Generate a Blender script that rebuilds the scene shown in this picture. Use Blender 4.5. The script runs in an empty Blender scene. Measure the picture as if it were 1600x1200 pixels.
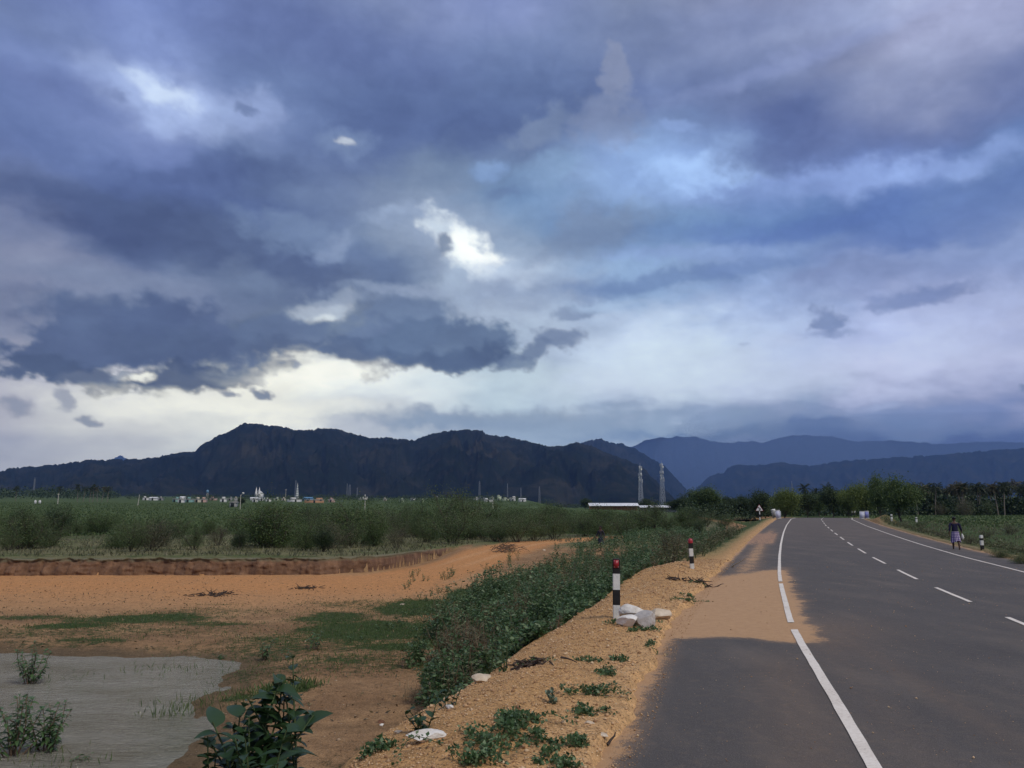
import bpy, bmesh, math, random
import numpy as np
from mathutils import Vector, Matrix, Euler

S = bpy.context.scene
COL = S.collection
R = math.radians

# ----------------------------------------------------------------- camera
CAM_Z = 1.6
PITCH = math.atan(206 / 1250)
FOC = 1250.0                       # focal length in pixels of a 1600 wide frame
cd = bpy.data.cameras.new('camera')
cd.sensor_width = 36
cd.lens = 36 * FOC / 1600
cd.clip_start = 0.05
cd.clip_end = 60000
cam = bpy.data.objects.new('camera', cd)
COL.objects.link(cam)
cam.location = (0, 0, CAM_Z)
cam.rotation_euler = (math.pi / 2 + PITCH, 0, 0)
S.camera = cam

# ----------------------------------------------------------------- view
S.view_settings.view_transform = 'Standard'
S.view_settings.look = 'None'
S.view_settings.gamma = 1
S.view_settings.use_curve_mapping = False
S.view_settings.exposure = 0.0
S.cycles.volume_bounces = 0
S.cycles.max_bounces = 6
S.cycles.transparent_max_bounces = 8
S.cycles.sample_clamp_indirect = 4

SUN_EL, SUN_AZ = R(48), R(140)      # azimuth clockwise from +Y (the view), so behind and to the right
SUN_E = 2.2
sd = bpy.data.lights.new('sun', 'SUN')
sd.energy = SUN_E
sd.angle = R(12)
sd.color = (1.0, 0.93, 0.82)
sun = bpy.data.objects.new('sun', sd)
COL.objects.link(sun)
sv = Vector((math.sin(SUN_AZ) * math.cos(SUN_EL), math.cos(SUN_AZ) * math.cos(SUN_EL), math.sin(SUN_EL)))
sun.rotation_euler = sv.to_track_quat('Z', 'Y').to_euler()
sun.location = (0, 0, 500)


def ray(px, py):
    """direction seen at a pixel of the 1600x1200 photograph"""
    dx, dy = (px - 800) / FOC, (600 - py) / FOC
    c, s = math.cos(PITCH), math.sin(PITCH)
    return np.array([dx, c - dy * s, s + dy * c])


def lin(c):
    return [((v / 255) / 12.92 if v / 255 <= .04045 else ((v / 255 + .055) / 1.055) ** 2.4) for v in c[:3]]


def azel(px, py):
    d = ray(px, py)
    d = d / np.linalg.norm(d)
    return math.atan2(d[0], d[1]), math.asin(d[2])


# ----------------------------------------------------------------- node helper
class NT:
    def __init__(self, tree):
        self.t = tree
        self.n = tree.nodes
        self.l = tree.links

    def new(self, typ, ins=None, **kw):
        nd = self.n.new(typ)
        for k, v in kw.items():
            setattr(nd, k, v)
        if ins:
            for k, v in ins.items():
                self.put(nd.inputs[k], v)
        return nd

    def put(self, sock, v):
        if hasattr(v, 'is_output'):
            self.l.new(v, sock)
        elif isinstance(v, bpy.types.Node):
            self.l.new(v.outputs[0], sock)
        else:
            if sock.type == 'RGBA' and len(v) == 3:
                v = (*v, 1)
            sock.default_value = v

    def math(self, op, a, b=0.0, c=None, clamp=False):
        nd = self.n.new('ShaderNodeMath')
        nd.operation = op
        nd.use_clamp = clamp
        self.put(nd.inputs[0], a)
        self.put(nd.inputs[1], b)
        if c is not None:
            self.put(nd.inputs[2], c)
        return nd.outputs[0]

    def vmath(self, op, a, b=None, scale=None):
        nd = self.n.new('ShaderNodeVectorMath')
        nd.operation = op
        self.put(nd.inputs[0], a)
        if b is not None:
            self.put(nd.inputs[1], b)
        if scale is not None:
            self.put(nd.inputs['Scale'], scale)
        return nd.outputs['Value'] if op in ('LENGTH', 'DOT_PRODUCT') else nd.outputs[0]

    def mix(self, f, a, b, blend='MIX', clamp=False):
        nd = self.n.new('ShaderNodeMix')
        nd.data_type = 'RGBA'
        nd.blend_type = blend
        nd.clamp_result = clamp
        self.put(nd.inputs[0], f)
        self.put(nd.inputs[6], a)
        self.put(nd.inputs[7], b)
        return nd.outputs[2]

    def ramp(self, f, stops, interp='LINEAR'):
        nd = self.n.new('ShaderNodeValToRGB')
        cr = nd.color_ramp
        cr.interpolation = interp
        while len(cr.elements) > 1:
            cr.elements.remove(cr.elements[-1])
        cr.elements[0].position = stops[0][0]
        cr.elements[0].color = (*stops[0][1], 1)
        for p, c in stops[1:]:
            e = cr.elements.new(p)
            e.color = (*c, 1)
        self.put(nd.inputs[0], f)
        return nd.outputs[0]

    def noise(self, vec, scale, detail=4, rough=.5, out=0, dist=0.0):
        nd = self.n.new('ShaderNodeTexNoise')
        self.put(nd.inputs['Vector'], vec)
        nd.inputs['Scale'].default_value = scale
        nd.inputs['Detail'].default_value = detail
        nd.inputs['Roughness'].default_value = rough
        nd.inputs['Distortion'].default_value = dist
        return nd.outputs[out]

    def maprange(self, v, a, b, c=0.0, d=1.0, interp='LINEAR'):
        nd = self.n.new('ShaderNodeMapRange')
        nd.interpolation_type = interp
        for i, x in enumerate((v, a, b, c, d)):
            self.put(nd.inputs[i], x)
        return nd.outputs[0]


HAZE = 8.5e-5
HAZE_GLOW = (.060, .108, .26)

# ----------------------------------------------------------------- world: the overcast outside the cloud dome
world = bpy.data.worlds.new('World')
S.world = world
world.use_nodes = True
wn = NT(world.node_tree)
for n in list(wn.n):
    wn.n.remove(n)
REST = (168, 176, 202)
tcw = wn.new('ShaderNodeTexCoord')
restn = wn.noise(tcw.outputs['Generated'], 2.2, 5, .55)
restc = wn.ramp(restn, [(.3, [v * .72 for v in lin(REST)]), (.5, lin(REST)), (.7, [v * 1.35 for v in lin(REST)])])
sky_tex = wn.new('ShaderNodeTexSky')
sky_tex.sky_type = 'NISHITA'
sky_tex.sun_disc = False
sky_tex.sun_elevation = SUN_EL
sky_tex.sun_rotation = SUN_AZ
bg_sky = wn.new('ShaderNodeBackground', {0: sky_tex.outputs[0], 1: .08})
bg_cld = wn.new('ShaderNodeBackground', {0: restc, 1: 1.0})
ms = wn.new('ShaderNodeMixShader', {0: .9})
wn.l.new(bg_sky.outputs[0], ms.inputs[1])
wn.l.new(bg_cld.outputs[0], ms.inputs[2])
wo = wn.new('ShaderNodeOutputWorld')
wn.l.new(ms.outputs[0], wo.inputs[0])


# ----------------------------------------------------------------- numpy noise
def _hash(ix, iy, iz, seed):
    h = (ix.astype(np.int64) * 374761393 + iy.astype(np.int64) * 668265263 + iz.astype(np.int64) * 2147483647 + seed * 1274126177) & 0xffffffff
    h = ((h ^ (h >> 13)) * 1274126177) & 0xffffffff
    h = ((h ^ (h >> 16)) * 2246822519) & 0xffffffff
    return h ^ (h >> 15)


_G = np.array([(1,1,0),(-1,1,0),(1,-1,0),(-1,-1,0),(1,0,1),(-1,0,1),(1,0,-1),(-1,0,-1),(0,1,1),(0,-1,1),(0,1,-1),(0,-1,-1),(1,1,0),(-1,1,0),(0,-1,1),(0,-1,-1)], float)


def gnoise(x, y, z=0.0, seed=0):
    """gradient noise, about -1..1"""
    x, y, z = np.broadcast_arrays(np.asarray(x, float), y, z)
    xi, yi, zi = np.floor(x), np.floor(y), np.floor(z)
    xf, yf, zf = x - xi, y - yi, z - zi
    u, v, w = (t * t * t * (t * (t * 6 - 15) + 10) for t in (xf, yf, zf))
    res = 0
    for dx in (0, 1):
        wx = u if dx else 1 - u
        for dy in (0, 1):
            wy = v if dy else 1 - v
            for dz in (0, 1):
                wz = w if dz else 1 - w
                g = _G[_hash(xi + dx, yi + dy, zi + dz, seed) & 15]
                res = res + wx * wy * wz * (g[..., 0] * (xf - dx) + g[..., 1] * (yf - dy) + g[..., 2] * (zf - dz))
    return res


def fbm(x, y, z=0.0, octv=4, rough=.5, seed=0, mode='n'):
    s, a, t = 0, 1, 0
    for o in range(octv):
        n = gnoise(x, y, z, seed + o * 17)
        if mode == 'b':
            n = np.abs(n) * 2 - .4
        elif mode == 'r':
            n = 1 - np.abs(n) * 2.4
        s = s + a * n
        t += a
        a *= rough
        x, y, z = x * 2.03 + 3.7, y * 2.03 + 1.3, z * 2.03 + 5.1
    return s / t


def sstep(a, b, x):
    t = np.clip((x - a) / (b - a), 0, 1)
    return t * t * (3 - 2 * t)


def mesh_obj(name, verts, faces, mats=None, parent=None, smooth=False, fmat=None, link=True):
    """verts (n,3), faces: (m,k) array or list of arrays of quads/tris -> one mesh object"""
    me = bpy.data.meshes.new(name)
    verts = np.asarray(verts, np.float32)
    if isinstance(faces, np.ndarray):
        faces = [faces]
    faces = [np.asarray(f, np.int32) for f in faces if len(f)]
    me.vertices.add(len(verts))
    me.vertices.foreach_set('co', verts.ravel())
    loops = np.concatenate([f.ravel() for f in faces])
    tot = np.concatenate([np.full(len(f), f.shape[1], np.int32) for f in faces])
    start = np.concatenate([[0], np.cumsum(tot)[:-1]]).astype(np.int32)
    me.loops.add(len(loops))
    me.loops.foreach_set('vertex_index', loops)
    me.polygons.add(len(tot))
    me.polygons.foreach_set('loop_start', start)
    me.polygons.foreach_set('loop_total', tot)
    if smooth:
        me.polygons.foreach_set('use_smooth', np.ones(len(tot), bool))
    me.update(calc_edges=True)
    for m in (mats if isinstance(mats, (list, tuple)) else [mats] if mats else []):
        me.materials.append(m)
    if fmat is not None:
        me.polygons.foreach_set('material_index', np.asarray(fmat, np.int32))
    if not link:
        return me
    o = bpy.data.objects.new(name, me)
    COL.objects.link(o)
    if parent:
        o.parent = parent
    return o


def grid_faces(nu, nv, wrap=False):
    i, j = np.meshgrid(np.arange(nu - 1 if not wrap else nu), np.arange(nv - 1), indexing='ij')
    i2 = (i + 1) % nu
    return np.stack([i * nv + j, i2 * nv + j, i2 * nv + j + 1, i * nv + j + 1], -1).reshape(-1, 4)


def set_color(me, name, rgb):
    at = me.attributes.new(name, 'FLOAT_COLOR', 'POINT')
    c = np.ones((len(rgb), 4), np.float32)
    c[:, :3] = rgb
    at.data.foreach_set('color', c.ravel())


def tag(o, label=None, cat=None, group=None, kind=None):
    for k, v in (('label', label), ('category', cat), ('group', group), ('kind', kind)):
        if v:
            o[k] = v
    return o


# ----------------------------------------------------------------- sky: the storm clouds, on a dome of their own
SKY_X = [0, 200, 400, 600, 800, 1000, 1200, 1400, 1600]
SKY = [
 (0,   [(105,115,165),(115,130,185),(105,115,160),(120,130,170),(130,142,190),(125,133,165),(140,145,180),(150,155,190),(190,200,235)]),
 (75,  [(95,105,155),(120,135,190),(105,115,165),(105,115,160),(115,128,170),(118,128,165),(135,145,185),(155,165,205),(185,190,225)]),
 (150, [(110,122,165),(130,145,195),(115,130,175),(92,105,145),(105,120,160),(105,117,160),(105,115,155),(120,125,160),(145,145,185)]),
 (225, [(125,140,190),(135,150,200),(120,135,180),(88,100,140),(110,125,160),(140,165,210),(90,100,145),(88,100,145),(110,120,165)]),
 (300, [(85,95,140),(88,98,145),(85,97,135),(110,122,155),(115,140,180),(140,165,210),(130,150,205),(120,140,200),(100,120,170)]),
 (375, [(100,108,145),(75,85,120),(85,97,130),(105,118,150),(110,130,165),(115,140,185),(100,125,175),(90,110,160),(100,118,165)]),
 (450, [(120,125,155),(95,105,140),(85,95,125),(110,120,145),(150,165,195),(140,165,205),(135,155,200),(135,150,195),(130,145,190)]),
 (525, [(105,110,140),(90,100,130),(95,105,130),(110,120,145),(165,180,205),(195,208,235),(180,195,230),(175,185,225),(170,180,220)]),
 (600, [(165,165,185),(205,205,215),(235,232,225),(225,230,235),(190,205,220),(195,205,228),(185,195,222),(190,195,228),(180,185,220)]),
 (675, [(175,175,190),(200,200,205),(215,215,215),(180,185,200),(155,172,196),(145,162,192),(134,150,188),(120,134,176),(116,128,172)]),
 (760, [(165,168,185),(180,182,195),(170,180,195),(140,158,182),(130,148,180),(122,140,178),(115,132,174),(108,122,168),(104,118,166)]),
]
STROKES = [
 # upper deck
 (620, 125, 250, 90, (84,96,138), .6, .8, -5, 's'),
 (480, 60, 160, 60, (92,102,146), .6, .6, 0, 's'),
 (60, 145, 130, 26, (96,106,152), .5, .7, 0, 's'),
 (200, 60, 90, 45, (126,142,196), .8, .6, 0, 's'),
 (265, 165, 120, 34, (172,188,232), .7, .8, -12, 'm'),
 (250, 145, 52, 18, (208,222,250), .7, .9, -20, 'f'),
 (400, 180, 40, 30, (150,166,212), .5, .7, 0, 'f'),
 (388, 173, 15, 7, (100,112,152), .6, .8, -25, 'f'),
 (170, 148, 16, 8, (112,124,168), .6, .7, 0, 'f'),
 (120, 225, 170, 42, (132,148,200), .9, .6, 0, 's'),
 (680, 200, 200, 45, (80,92,134), .6, .8, 8, 's'),
 (270, 300, 300, 42, (82,94,138), .6, .7, -10, 's'),
 (190, 345, 230, 34, (70,80,118), .5, .85, -8, 'm'),
 (330, 270, 120, 22, (76,87,128), .6, .7, 5, 'm'),
 (60, 405, 140, 28, (122,126,156), .5, .7, -3, 'm'),
 (420, 410, 190, 45, (78,88,122), .5, .85, -10, 'm'),
 (560, 300, 110, 60, (104,116,152), .8, .6, 0, 'm'),
 (700, 280, 90, 40, (112,126,156), .6, .7, 0, 'm'),
 (460, 360, 90, 26, (112,126,160), .5, .7, -10, 'f'),
 (520, 385, 30, 18, (136,150,184), .8, .7, 30, 'f'),
 (620, 400, 80, 60, (90,102,136), .4, .85, 10, 'f'),
 (540, 225, 11, 6, (250,252,255), .6, 1, -10, 'f'),
 (540, 228, 34, 20, (130,146,184), .8, .6, 0, 'f'),
 (648, 340, 60, 20, (150,168,204), .6, .8, 0, 'f'),
 (655, 352, 36, 22, (112,128,164), .5, .8, 0, 'f'),
 # the bright gap
 (735, 395, 120, 70, (170,184,210), .8, .7, -25, 'm'),
 (728, 385, 58, 30, (246,250,255), .6, 1, -38, 'f'),
 (740, 396, 42, 17, (255,255,255), .5, 1, -32, 'f'),
 (695, 362, 16, 26, (190,202,222), .6, .8, 20, 'f'),
 (690, 380, 14, 12, (104,116,146), .5, .8, 0, 'f'),
 (790, 430, 50, 22, (190,202,226), .7, .7, 0, 'f'),
 (830, 465, 110, 20, (138,152,184), .6, .7, 0, 'm'),
 # lower bank on the left
 (70, 430, 170, 34, (130,134,162), .6, .9, -3, 'm'),
 (230, 452, 170, 24, (116,124,154), .6, .85, -4, 'm'),
 (40, 505, 130, 26, (132,136,162), .6, .7, 0, 'm'),
 (430, 455, 120, 26, (100,110,140), .5, .7, 0, 'm'),
 (510, 478, 44, 20, (188,198,216), .6, .8, 8, 'f'),
 (545, 466, 48, 8, (146,158,184), .6, .7, 0, 'f'),
 (625, 452, 80, 12, (150,163,192), .6, .8, 0, 'f'),
 (450, 500, 26, 12, (112,124,154), .5, .7, 0, 'f'),
 (505, 496, 16, 7, (214,220,228), .6, .8, 20, 'f'),
 (770, 500, 120, 30, (172,184,208), .8, .6, 0, 'm'),
 (110, 545, 125, 34, (82,92,124), .22, 1.0, 10, 'f'),
 (60, 568, 72, 22, (74,84,114), .22, .95, 0, 'f'),
 (245, 522, 168, 50, (84,94,127), .24, 1.0, 0, 'f'),
 (235, 500, 60, 26, (76,86,120), .5, .75, 10, 'f'),
 (300, 548, 110, 34, (76,86,117), .5, .8, 0, 'f'),
 (150, 586, 90, 20, (74,84,114), .22, .92, -6, 'f'),
 (300, 590, 100, 26, (70,80,110), .22, .95, 2, 'f'),
 (385, 580, 30, 24, (84,94,122), .25, .9, 0, 'f'),
 (440, 520, 80, 32, (92,103,134), .25, .92, 0, 'f'),
 (440, 540, 60, 14, (80,90,120), .4, .7, 0, 'f'),
 (645, 498, 66, 38, (106,119,150), .24, .95, 0, 'f'),
 (600, 525, 70, 30, (96,108,140), .24, .92, 0, 'f'),
 (560, 550, 74, 26, (80,91,122), .22, .95, -3, 'f'),
 (690, 538, 104, 36, (90,103,134), .22, .95, -4, 'f'),
 (700, 560, 96, 19, (76,88,119), .3, .9, 0, 'f'),
 (810, 566, 30, 11, (98,110,140), .3, .8, 0, 'f'),
 (872, 528, 42, 17, (110,121,152), .28, .9, -8, 'f'),
 (835, 548, 30, 16, (100,111,142), .28, .85, 20, 'f'),
 (900, 488, 40, 11, (126,140,172), .3, .8, 3, 'f'),
 (218, 590, 22, 8, (240,238,232), .5, .95, 0, 'f'),
 (190, 584, 14, 6, (176,182,196), .7, .7, 0, 'f'),
 (490, 584, 90, 16, (252,249,242), .8, .85, 0, 'm'),
 (300, 628, 190, 13, (238,235,228), .9, .6, 0, 'm'),
 (395, 645, 190, 14, (242,239,232), .9, .6, 0, 'm'),
 (455, 568, 8, 7, (130,138,160), .4, .8, 0, 'f'),
 (408, 616, 17, 10, (104,113,140), .35, .9, 0, 'f'),
 (358, 618, 13, 6, (120,127,150), .4, .85, 0, 'f'),
 (105, 620, 14, 14, (140,145,166), .5, .8, 20, 'f'),
 (140, 653, 20, 7, (124,131,154), .4, .85, 0, 'f'),
 (25, 636, 26, 12, (132,137,160), .5, .8, 0, 'f'),
 # centre and right
 (955, 120, 24, 42, (136,143,174), .3, .8, 8, 'f'),
 (945, 195, 46, 44, (128,137,170), .4, .7, 10, 'f'),
 (845, 195, 55, 24, (120,132,164), .4, .7, 15, 'f'),
 (840, 180, 14, 5, (92,106,148), .6, .6, 0, 'f'),
 (1060, 250, 130, 40, (138,164,218), .7, .7, 0, 'm'),
 (1115, 262, 95, 22, (166,194,244), .6, .8, -3, 'f'),
 (1160, 232, 50, 20, (150,176,226), .5, .7, -15, 'f'),
 (1050, 200, 34, 9, (146,170,222), .6, .7, -5, 'f'),
 (870, 260, 50, 20, (138,166,206), .7, .6, 10, 'f'),
 (770, 268, 26, 12, (132,158,204), .6, .8, 0, 'f'),
 (800, 300, 30, 8, (98,112,150), .6, .6, 0, 'f'),
 (1340, 195, 230, 62, (88,99,144), .45, .85, -3, 's'),
 (1250, 240, 110, 26, (88,99,144), .5, .8, 0, 'f'),
 (1470, 150, 170, 45, (112,118,158), .7, .6, 5, 's'),
 (1250, 92, 170, 16, (150,162,210), .8, .5, 8, 'm'),
 (1520, 60, 150, 60, (182,190,226), .9, .6, 15, 's'),
 (1460, 265, 180, 22, (142,164,220), .7, .7, 3, 'f'),
 (1350, 275, 120, 20, (148,170,226), .7, .6, 0, 'f'),
 (1000, 350, 130, 30, (110,136,178), .7, .6, 0, 'm'),
 (930, 360, 80, 40, (116,128,158), .5, .7, 10, 'f'),
 (1300, 345, 240, 26, (92,112,168), .6, .8, 0, 'm'),
 (1440, 365, 140, 26, (88,106,160), .6, .8, 5, 'm'),
 (1090, 395, 130, 12, (138,160,208), .7, .7, 0, 'f'),
 (1060, 435, 170, 14, (108,128,172), .5, .8, 4, 'f'),
 (1180, 412, 90, 12, (112,132,180), .6, .7, 6, 'f'),
 (1330, 425, 80, 16, (120,132,174), .6, .7, 0, 'f'),
 (1400, 445, 260, 30, (134,148,194), .9, .5, 0, 'm'),
 (950, 478, 60, 8, (168,188,220), .7, .7, 0, 'f'),
 (1445, 462, 70, 13, (116,130,176), .5, .8, 4, 'f'),
 (1385, 480, 30, 5, (124,138,182), .6, .7, 8, 'f'),
 (1292, 500, 26, 20, (116,130,172), .35, .85, 0, 'f'),
 (1300, 522, 36, 7, (134,148,190), .5, .7, 0, 'f'),
 (1170, 532, 9, 4, (150,164,202), .5, .7, 0, 'f'),
 (1050, 565, 110, 45, (208,222,236), .9, .7, 0, 'm'),
 (1310, 560, 260, 30, (186,196,228), .9, .5, 0, 'm'),
 # cloud lying on the hills
 (760, 652, 190, 15, (138,152,178), .6, .7, 0, 'f'),
 (700, 655, 120, 10, (130,146,174), .6, .7, 2, 'f'),
 (960, 668, 260, 22, (134,152,182), .8, .7, 0, 'm'),
 (1285, 665, 50, 15, (96,112,154), .4, .85, 0, 'f'),
 (1400, 680, 170, 18, (114,132,174), .5, .85, 0, 'm'),
 (1380, 636, 34, 6, (156,168,206), .6, .7, 3, 'f'),
 (1570, 672, 90, 22, (108,122,166), .5, .85, 0, 'm'),
 (1430, 690, 230, 9, (82,98,146), .6, .85, 0, 'f'),
 (1300, 680, 80, 8, (88,104,150), .6, .8, 0, 'f'),
 (1560, 684, 120, 12, (86,100,148), .6, .8, 0, 'f'),
 (1090, 680, 170, 7, (104,124,162), .8, .7, 0, 'f'),
 (1597, 604, 8, 6, (110,122,160), .5, .8, 0, 'f'),
]


def build_sky():
    azs = np.concatenate([np.radians(np.linspace(-80, -37, 40)), np.radians(np.linspace(-36.9, 36.9, 660)), np.radians(np.linspace(37, 80, 40))])
    els = np.concatenate([np.radians(np.linspace(-4, 2.5, 8)), np.radians(np.linspace(2.6, 37.5, 350)), np.radians(np.linspace(38, 72, 40))])
    A, E = np.meshgrid(azs, els, indexing='ij')
    X, Y, Z = np.sin(A) * np.cos(E), np.cos(A) * np.cos(E), np.sin(E)
    # the cloud deck seen in perspective: cells flatten towards the horizon
    q = np.abs(Z) + .32
    dx, dy, dz = X / q, Y / q, Z / q * 1.6

    def wrp(sc, o, rough, amp, sd, mode='n'):
        return (fbm(dx * sc, dy * sc, dz * sc, o, rough, sd, mode) * amp, fbm(dx * sc, dy * sc, dz * sc, o, rough, sd + 91, mode) * amp * .6)
    b1, b2 = wrp(1.6, 4, .5, .10, 3)
    m1, m2 = wrp(5.0, 5, .55, .075, 7)
    def iso(sc, o, rough, amp, sd, mode='n'):
        u_, v_ = A * sc, E * sc * 1.25
        return (fbm(u_, v_, 2.5, o, rough, sd, mode) * amp, fbm(u_, v_, 7.5, o, rough, sd + 91, mode) * amp * .7)
    f1, f2 = iso(12, 6, .6, .040, 11)
    k1, k2 = iso(17, 4, .55, .026, 23, 'b')
    PS = (A + m1 + .35 * b1, E + m2 + .35 * b2)
    PM = (A + m1 + f1, E + m2 + f2)
    PF = (A + f1 + k1 + .2 * m1, E + f2 + k2 + .2 * m2)
    cx = np.array([azel(x, 500)[0] for x in SKY_X])
    rows_e = np.array([azel(800, r[0])[1] for r in SKY])
    tab = np.array([[lin(c) for c in r[1]] for r in SKY])          # rows, cols, 3
    order = np.argsort(rows_e)
    rows_e, tab = rows_e[order], tab[order]
    fx = np.interp(PS[0], cx, np.arange(len(cx)))
    fy = np.interp(PS[1], rows_e, np.arange(len(rows_e)))

    def cubic(t):
        return t * t * (3 - 2 * t)
    ix, iy = np.minimum(fx.astype(int), len(cx) - 2), np.minimum(fy.astype(int), len(rows_e) - 2)
    tx, ty = cubic(fx - ix)[..., None], cubic(fy - iy)[..., None]
    C = (tab[iy, ix] * (1 - tx) + tab[iy, ix + 1] * tx) * (1 - ty) + (tab[iy + 1, ix] * (1 - tx) + tab[iy + 1, ix + 1] * tx) * ty
    NZ1 = fbm(A * 26 + 3, E * 34, 4.5, 5, .6, 71, 'b')
    NZ2 = fbm(A * 60, E * 80, 8.5, 4, .6, 72)
    for x, y, rx, ry, c, soft, op, rot, kind in STROKES:
        soft = min(.95, soft * 1.15 + .06)
        a, e = azel(x, y)
        ax, ay = azel(x + rx, y)[0] - a, azel(x, y - ry)[1] - e
        P = {'s': PS, 'm': PM, 'f': PF}[kind]
        q_ = min(1, (ry + 20) / 46)
        vx, vy = A - a + (P[0] - A) * q_, E - e + (P[1] - E) * q_
        cr, sr = math.cos(R(rot)), math.sin(R(rot))
        d = np.sqrt(((cr * vx + sr * vy) / ax) ** 2 + ((-sr * vx + cr * vy) / ay) ** 2)
        if kind == 'f':
            d = d + .34 * NZ1 + .22 * NZ2
            soft = soft * .8
        m = (1 - sstep(max(0, 1 - soft), 1 + soft, d))[..., None] * op
        C = C * (1 - m) + np.array(lin(c)) * m
    # relief inside the clouds
    n1 = fbm(dx * 4.5 + m1 * 3, dy * 4.5 + m2 * 3, dz * 4.5, 5, .55, 31)
    n2 = .5 * fbm(dx * 11 + m1 * 6, dy * 11, dz * 11 + m2 * 6, 5, .6, 47) + .9 * fbm(A * 15 + f1 * 20, E * 21 + f2 * 20, 1.5, 5, .55, 48, 'b')
    lum = C.mean(-1)
    amt = (1 - sstep(.4, .8, lum) * .85) * (.3 + .7 * sstep(.06, .3, E))
    g = np.exp((n1 * .36 + n2 * .26) * amt)
    C = C * np.stack([g, g, g ** .8], -1)
    o_ = np.maximum(sstep(.68, 1.25, np.abs(A)), sstep(.70, 1.1, E))[..., None]
    C = C * (1 - o_) + np.array(lin(REST)) * o_ * np.exp(n1 * .5)[..., None]
    lum = C.mean(-1, keepdims=True)
    C = C * (np.array([.96, 1.08, 1.06]) * (1 - sstep(.12, .4, lum)) + np.array([.98, 1.02, 1.0]) * sstep(.12, .4, lum)) * (1.24 - .24 * sstep(.06, .4, lum))
    # the air in front takes its share of the light
    L_ = np.minimum(15500, 1500 / np.maximum(.0001, np.sin(np.maximum(E, .001))))
    T_ = np.exp(-HAZE * L_)[..., None]
    C = np.maximum((C - np.array(HAZE_GLOW) * (1 - T_)) / T_, .01)
    RAD = 32000.0
    V = np.stack([X, Y, Z], -1).reshape(-1, 3) * RAD
    me_ = mesh_obj('sky', V, grid_faces(len(azs), len(els))[:, ::-1], None, smooth=True)
    set_color(me_.data, 'cloud', C.reshape(-1, 3))
    m = bpy.data.materials.new('storm_sky')
    m.use_nodes = True
    nt = NT(m.node_tree)
    nt.n.clear()
    at = nt.new('ShaderNodeAttribute', attribute_name='cloud')
    gm = nt.new('ShaderNodeNewGeometry')
    p = nt.vmath('MULTIPLY', gm.outputs['Position'], (1 / RAD, 1 / RAD, 2 / RAD))
    n = nt.noise(p, 34, 4, .6)
    gg = nt.maprange(n, .25, .75, .95, 1.05)
    em = nt.new('ShaderNodeEmission', {0: at.outputs['Color'], 1: gg})
    nt.l.new(em.outputs[0], nt.new('ShaderNodeOutputMaterial').inputs[0])
    m.cycles.emission_sampling = 'NONE'
    me_.data.materials.append(m)
    tag(me_, kind='structure')
    me_['label'] = 'dark blue grey storm clouds with a white gap over the hills'
    return me_


build_sky()

# ----------------------------------------------------------------- materials
def pmat(name, color, rough=.85, var=.25, scale=8.0, bump=0.0, bscale=60.0, spec=.3, col2=None, metallic=0.0, detail=5, coord='Object'):
    """principled material with noise-driven colour variation and relief"""
    m = bpy.data.materials.new(name)
    m.use_nodes = True
    nt = NT(m.node_tree)
    b = nt.n['Principled BSDF']
    tcn = nt.new('ShaderNodeTexCoord').outputs[coord]
    n = nt.noise(tcn, scale, detail, .6)
    c1 = tuple(v * (1 - var) for v in color)
    c2 = col2 or tuple(min(1, v * (1 + var)) for v in color)
    nt.put(b.inputs['Base Color'], nt.ramp(n, [(.3, c1), (.7, c2)]))
    b.inputs['Roughness'].default_value = rough
    b.inputs['Specular IOR Level'].default_value = spec
    b.inputs['Metallic'].default_value = metallic
    if bump:
        n2 = nt.noise(tcn, bscale, 4, .6)
        bp = nt.new('ShaderNodeBump', {'Height': n2, 'Strength': bump})
        bp.inputs['Distance'].default_value = .02
        nt.l.new(bp.outputs[0], b.inputs['Normal'])
    return m


def leafmat(name, c1, c2, c3, trans=.3, rough=.55):
    m = bpy.data.materials.new(name)
    m.use_nodes = True
    nt = NT(m.node_tree)
    b = nt.n['Principled BSDF']
    g = nt.new('ShaderNodeNewGeometry')
    col = nt.ramp(g.outputs['Random Per Island'], [(0, c1), (.55, c2), (1, c3)])
    nt.put(b.inputs['Base Color'], col)
    b.inputs['Roughness'].default_value = rough
    b.inputs['Specular IOR Level'].default_value = .35
    tr = nt.new('ShaderNodeBsdfTranslucent', {0: col})
    mx = nt.new('ShaderNodeMixShader', {0: trans})
    nt.l.new(b.outputs[0], mx.inputs[1])
    nt.l.new(tr.outputs[0], mx.inputs[2])
    nt.l.new(mx.outputs[0], nt.n['Material Output'].inputs[0])
    return m


# ----------------------------------------------------------------- road line and terrain
def slope_at(py):
    d = ray(800, py)
    return d[2] / d[1]


# crest profile of the road (distance, height)
_zy = np.array([-60, 0, 20, 32, 42, 48, 58, 74, 96, 104, 115, 140, 190, 260, 400])
_zz = np.array([0, 0, -.01, .06, .19, .29, .47, .76, 1.22, 1.34, 1.33, 1.05, .7, .8, 1.0])
_lp = [(1370, 1200, 5.48), (1237, 978, 12.2), (1221, 920, 19.0), (1217.5, 897, 23.0), (1218, 869, 32.0), (1220, 849, 41.5), (1222, 841, 48.3), (1224.5, 831, 58), (1229, 821, 74), (1236, 811, 96)]
_ly = [-60, 0] + [d for _, _, d in _lp] + [106, 120, 140, 170, 220, 300]
_lx = [None, None] + [(px - 800) / FOC / ray(px, py)[1] * d for px, py, d in _lp] + [37.2, 41.0, 44.5, 46, 40, 15]
_lx[1] = _lx[2] - .285 * 5.48
_lx[0] = _lx[1] - .27 * 60
_yy = np.arange(-60, 400, .5)


def _smooth(a, k):
    w = np.hanning(k)
    w /= w.sum()
    p = np.pad(a, k // 2, mode='reflect', reflect_type='odd')
    return np.convolve(p, w, 'valid')[:len(a)]


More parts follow.
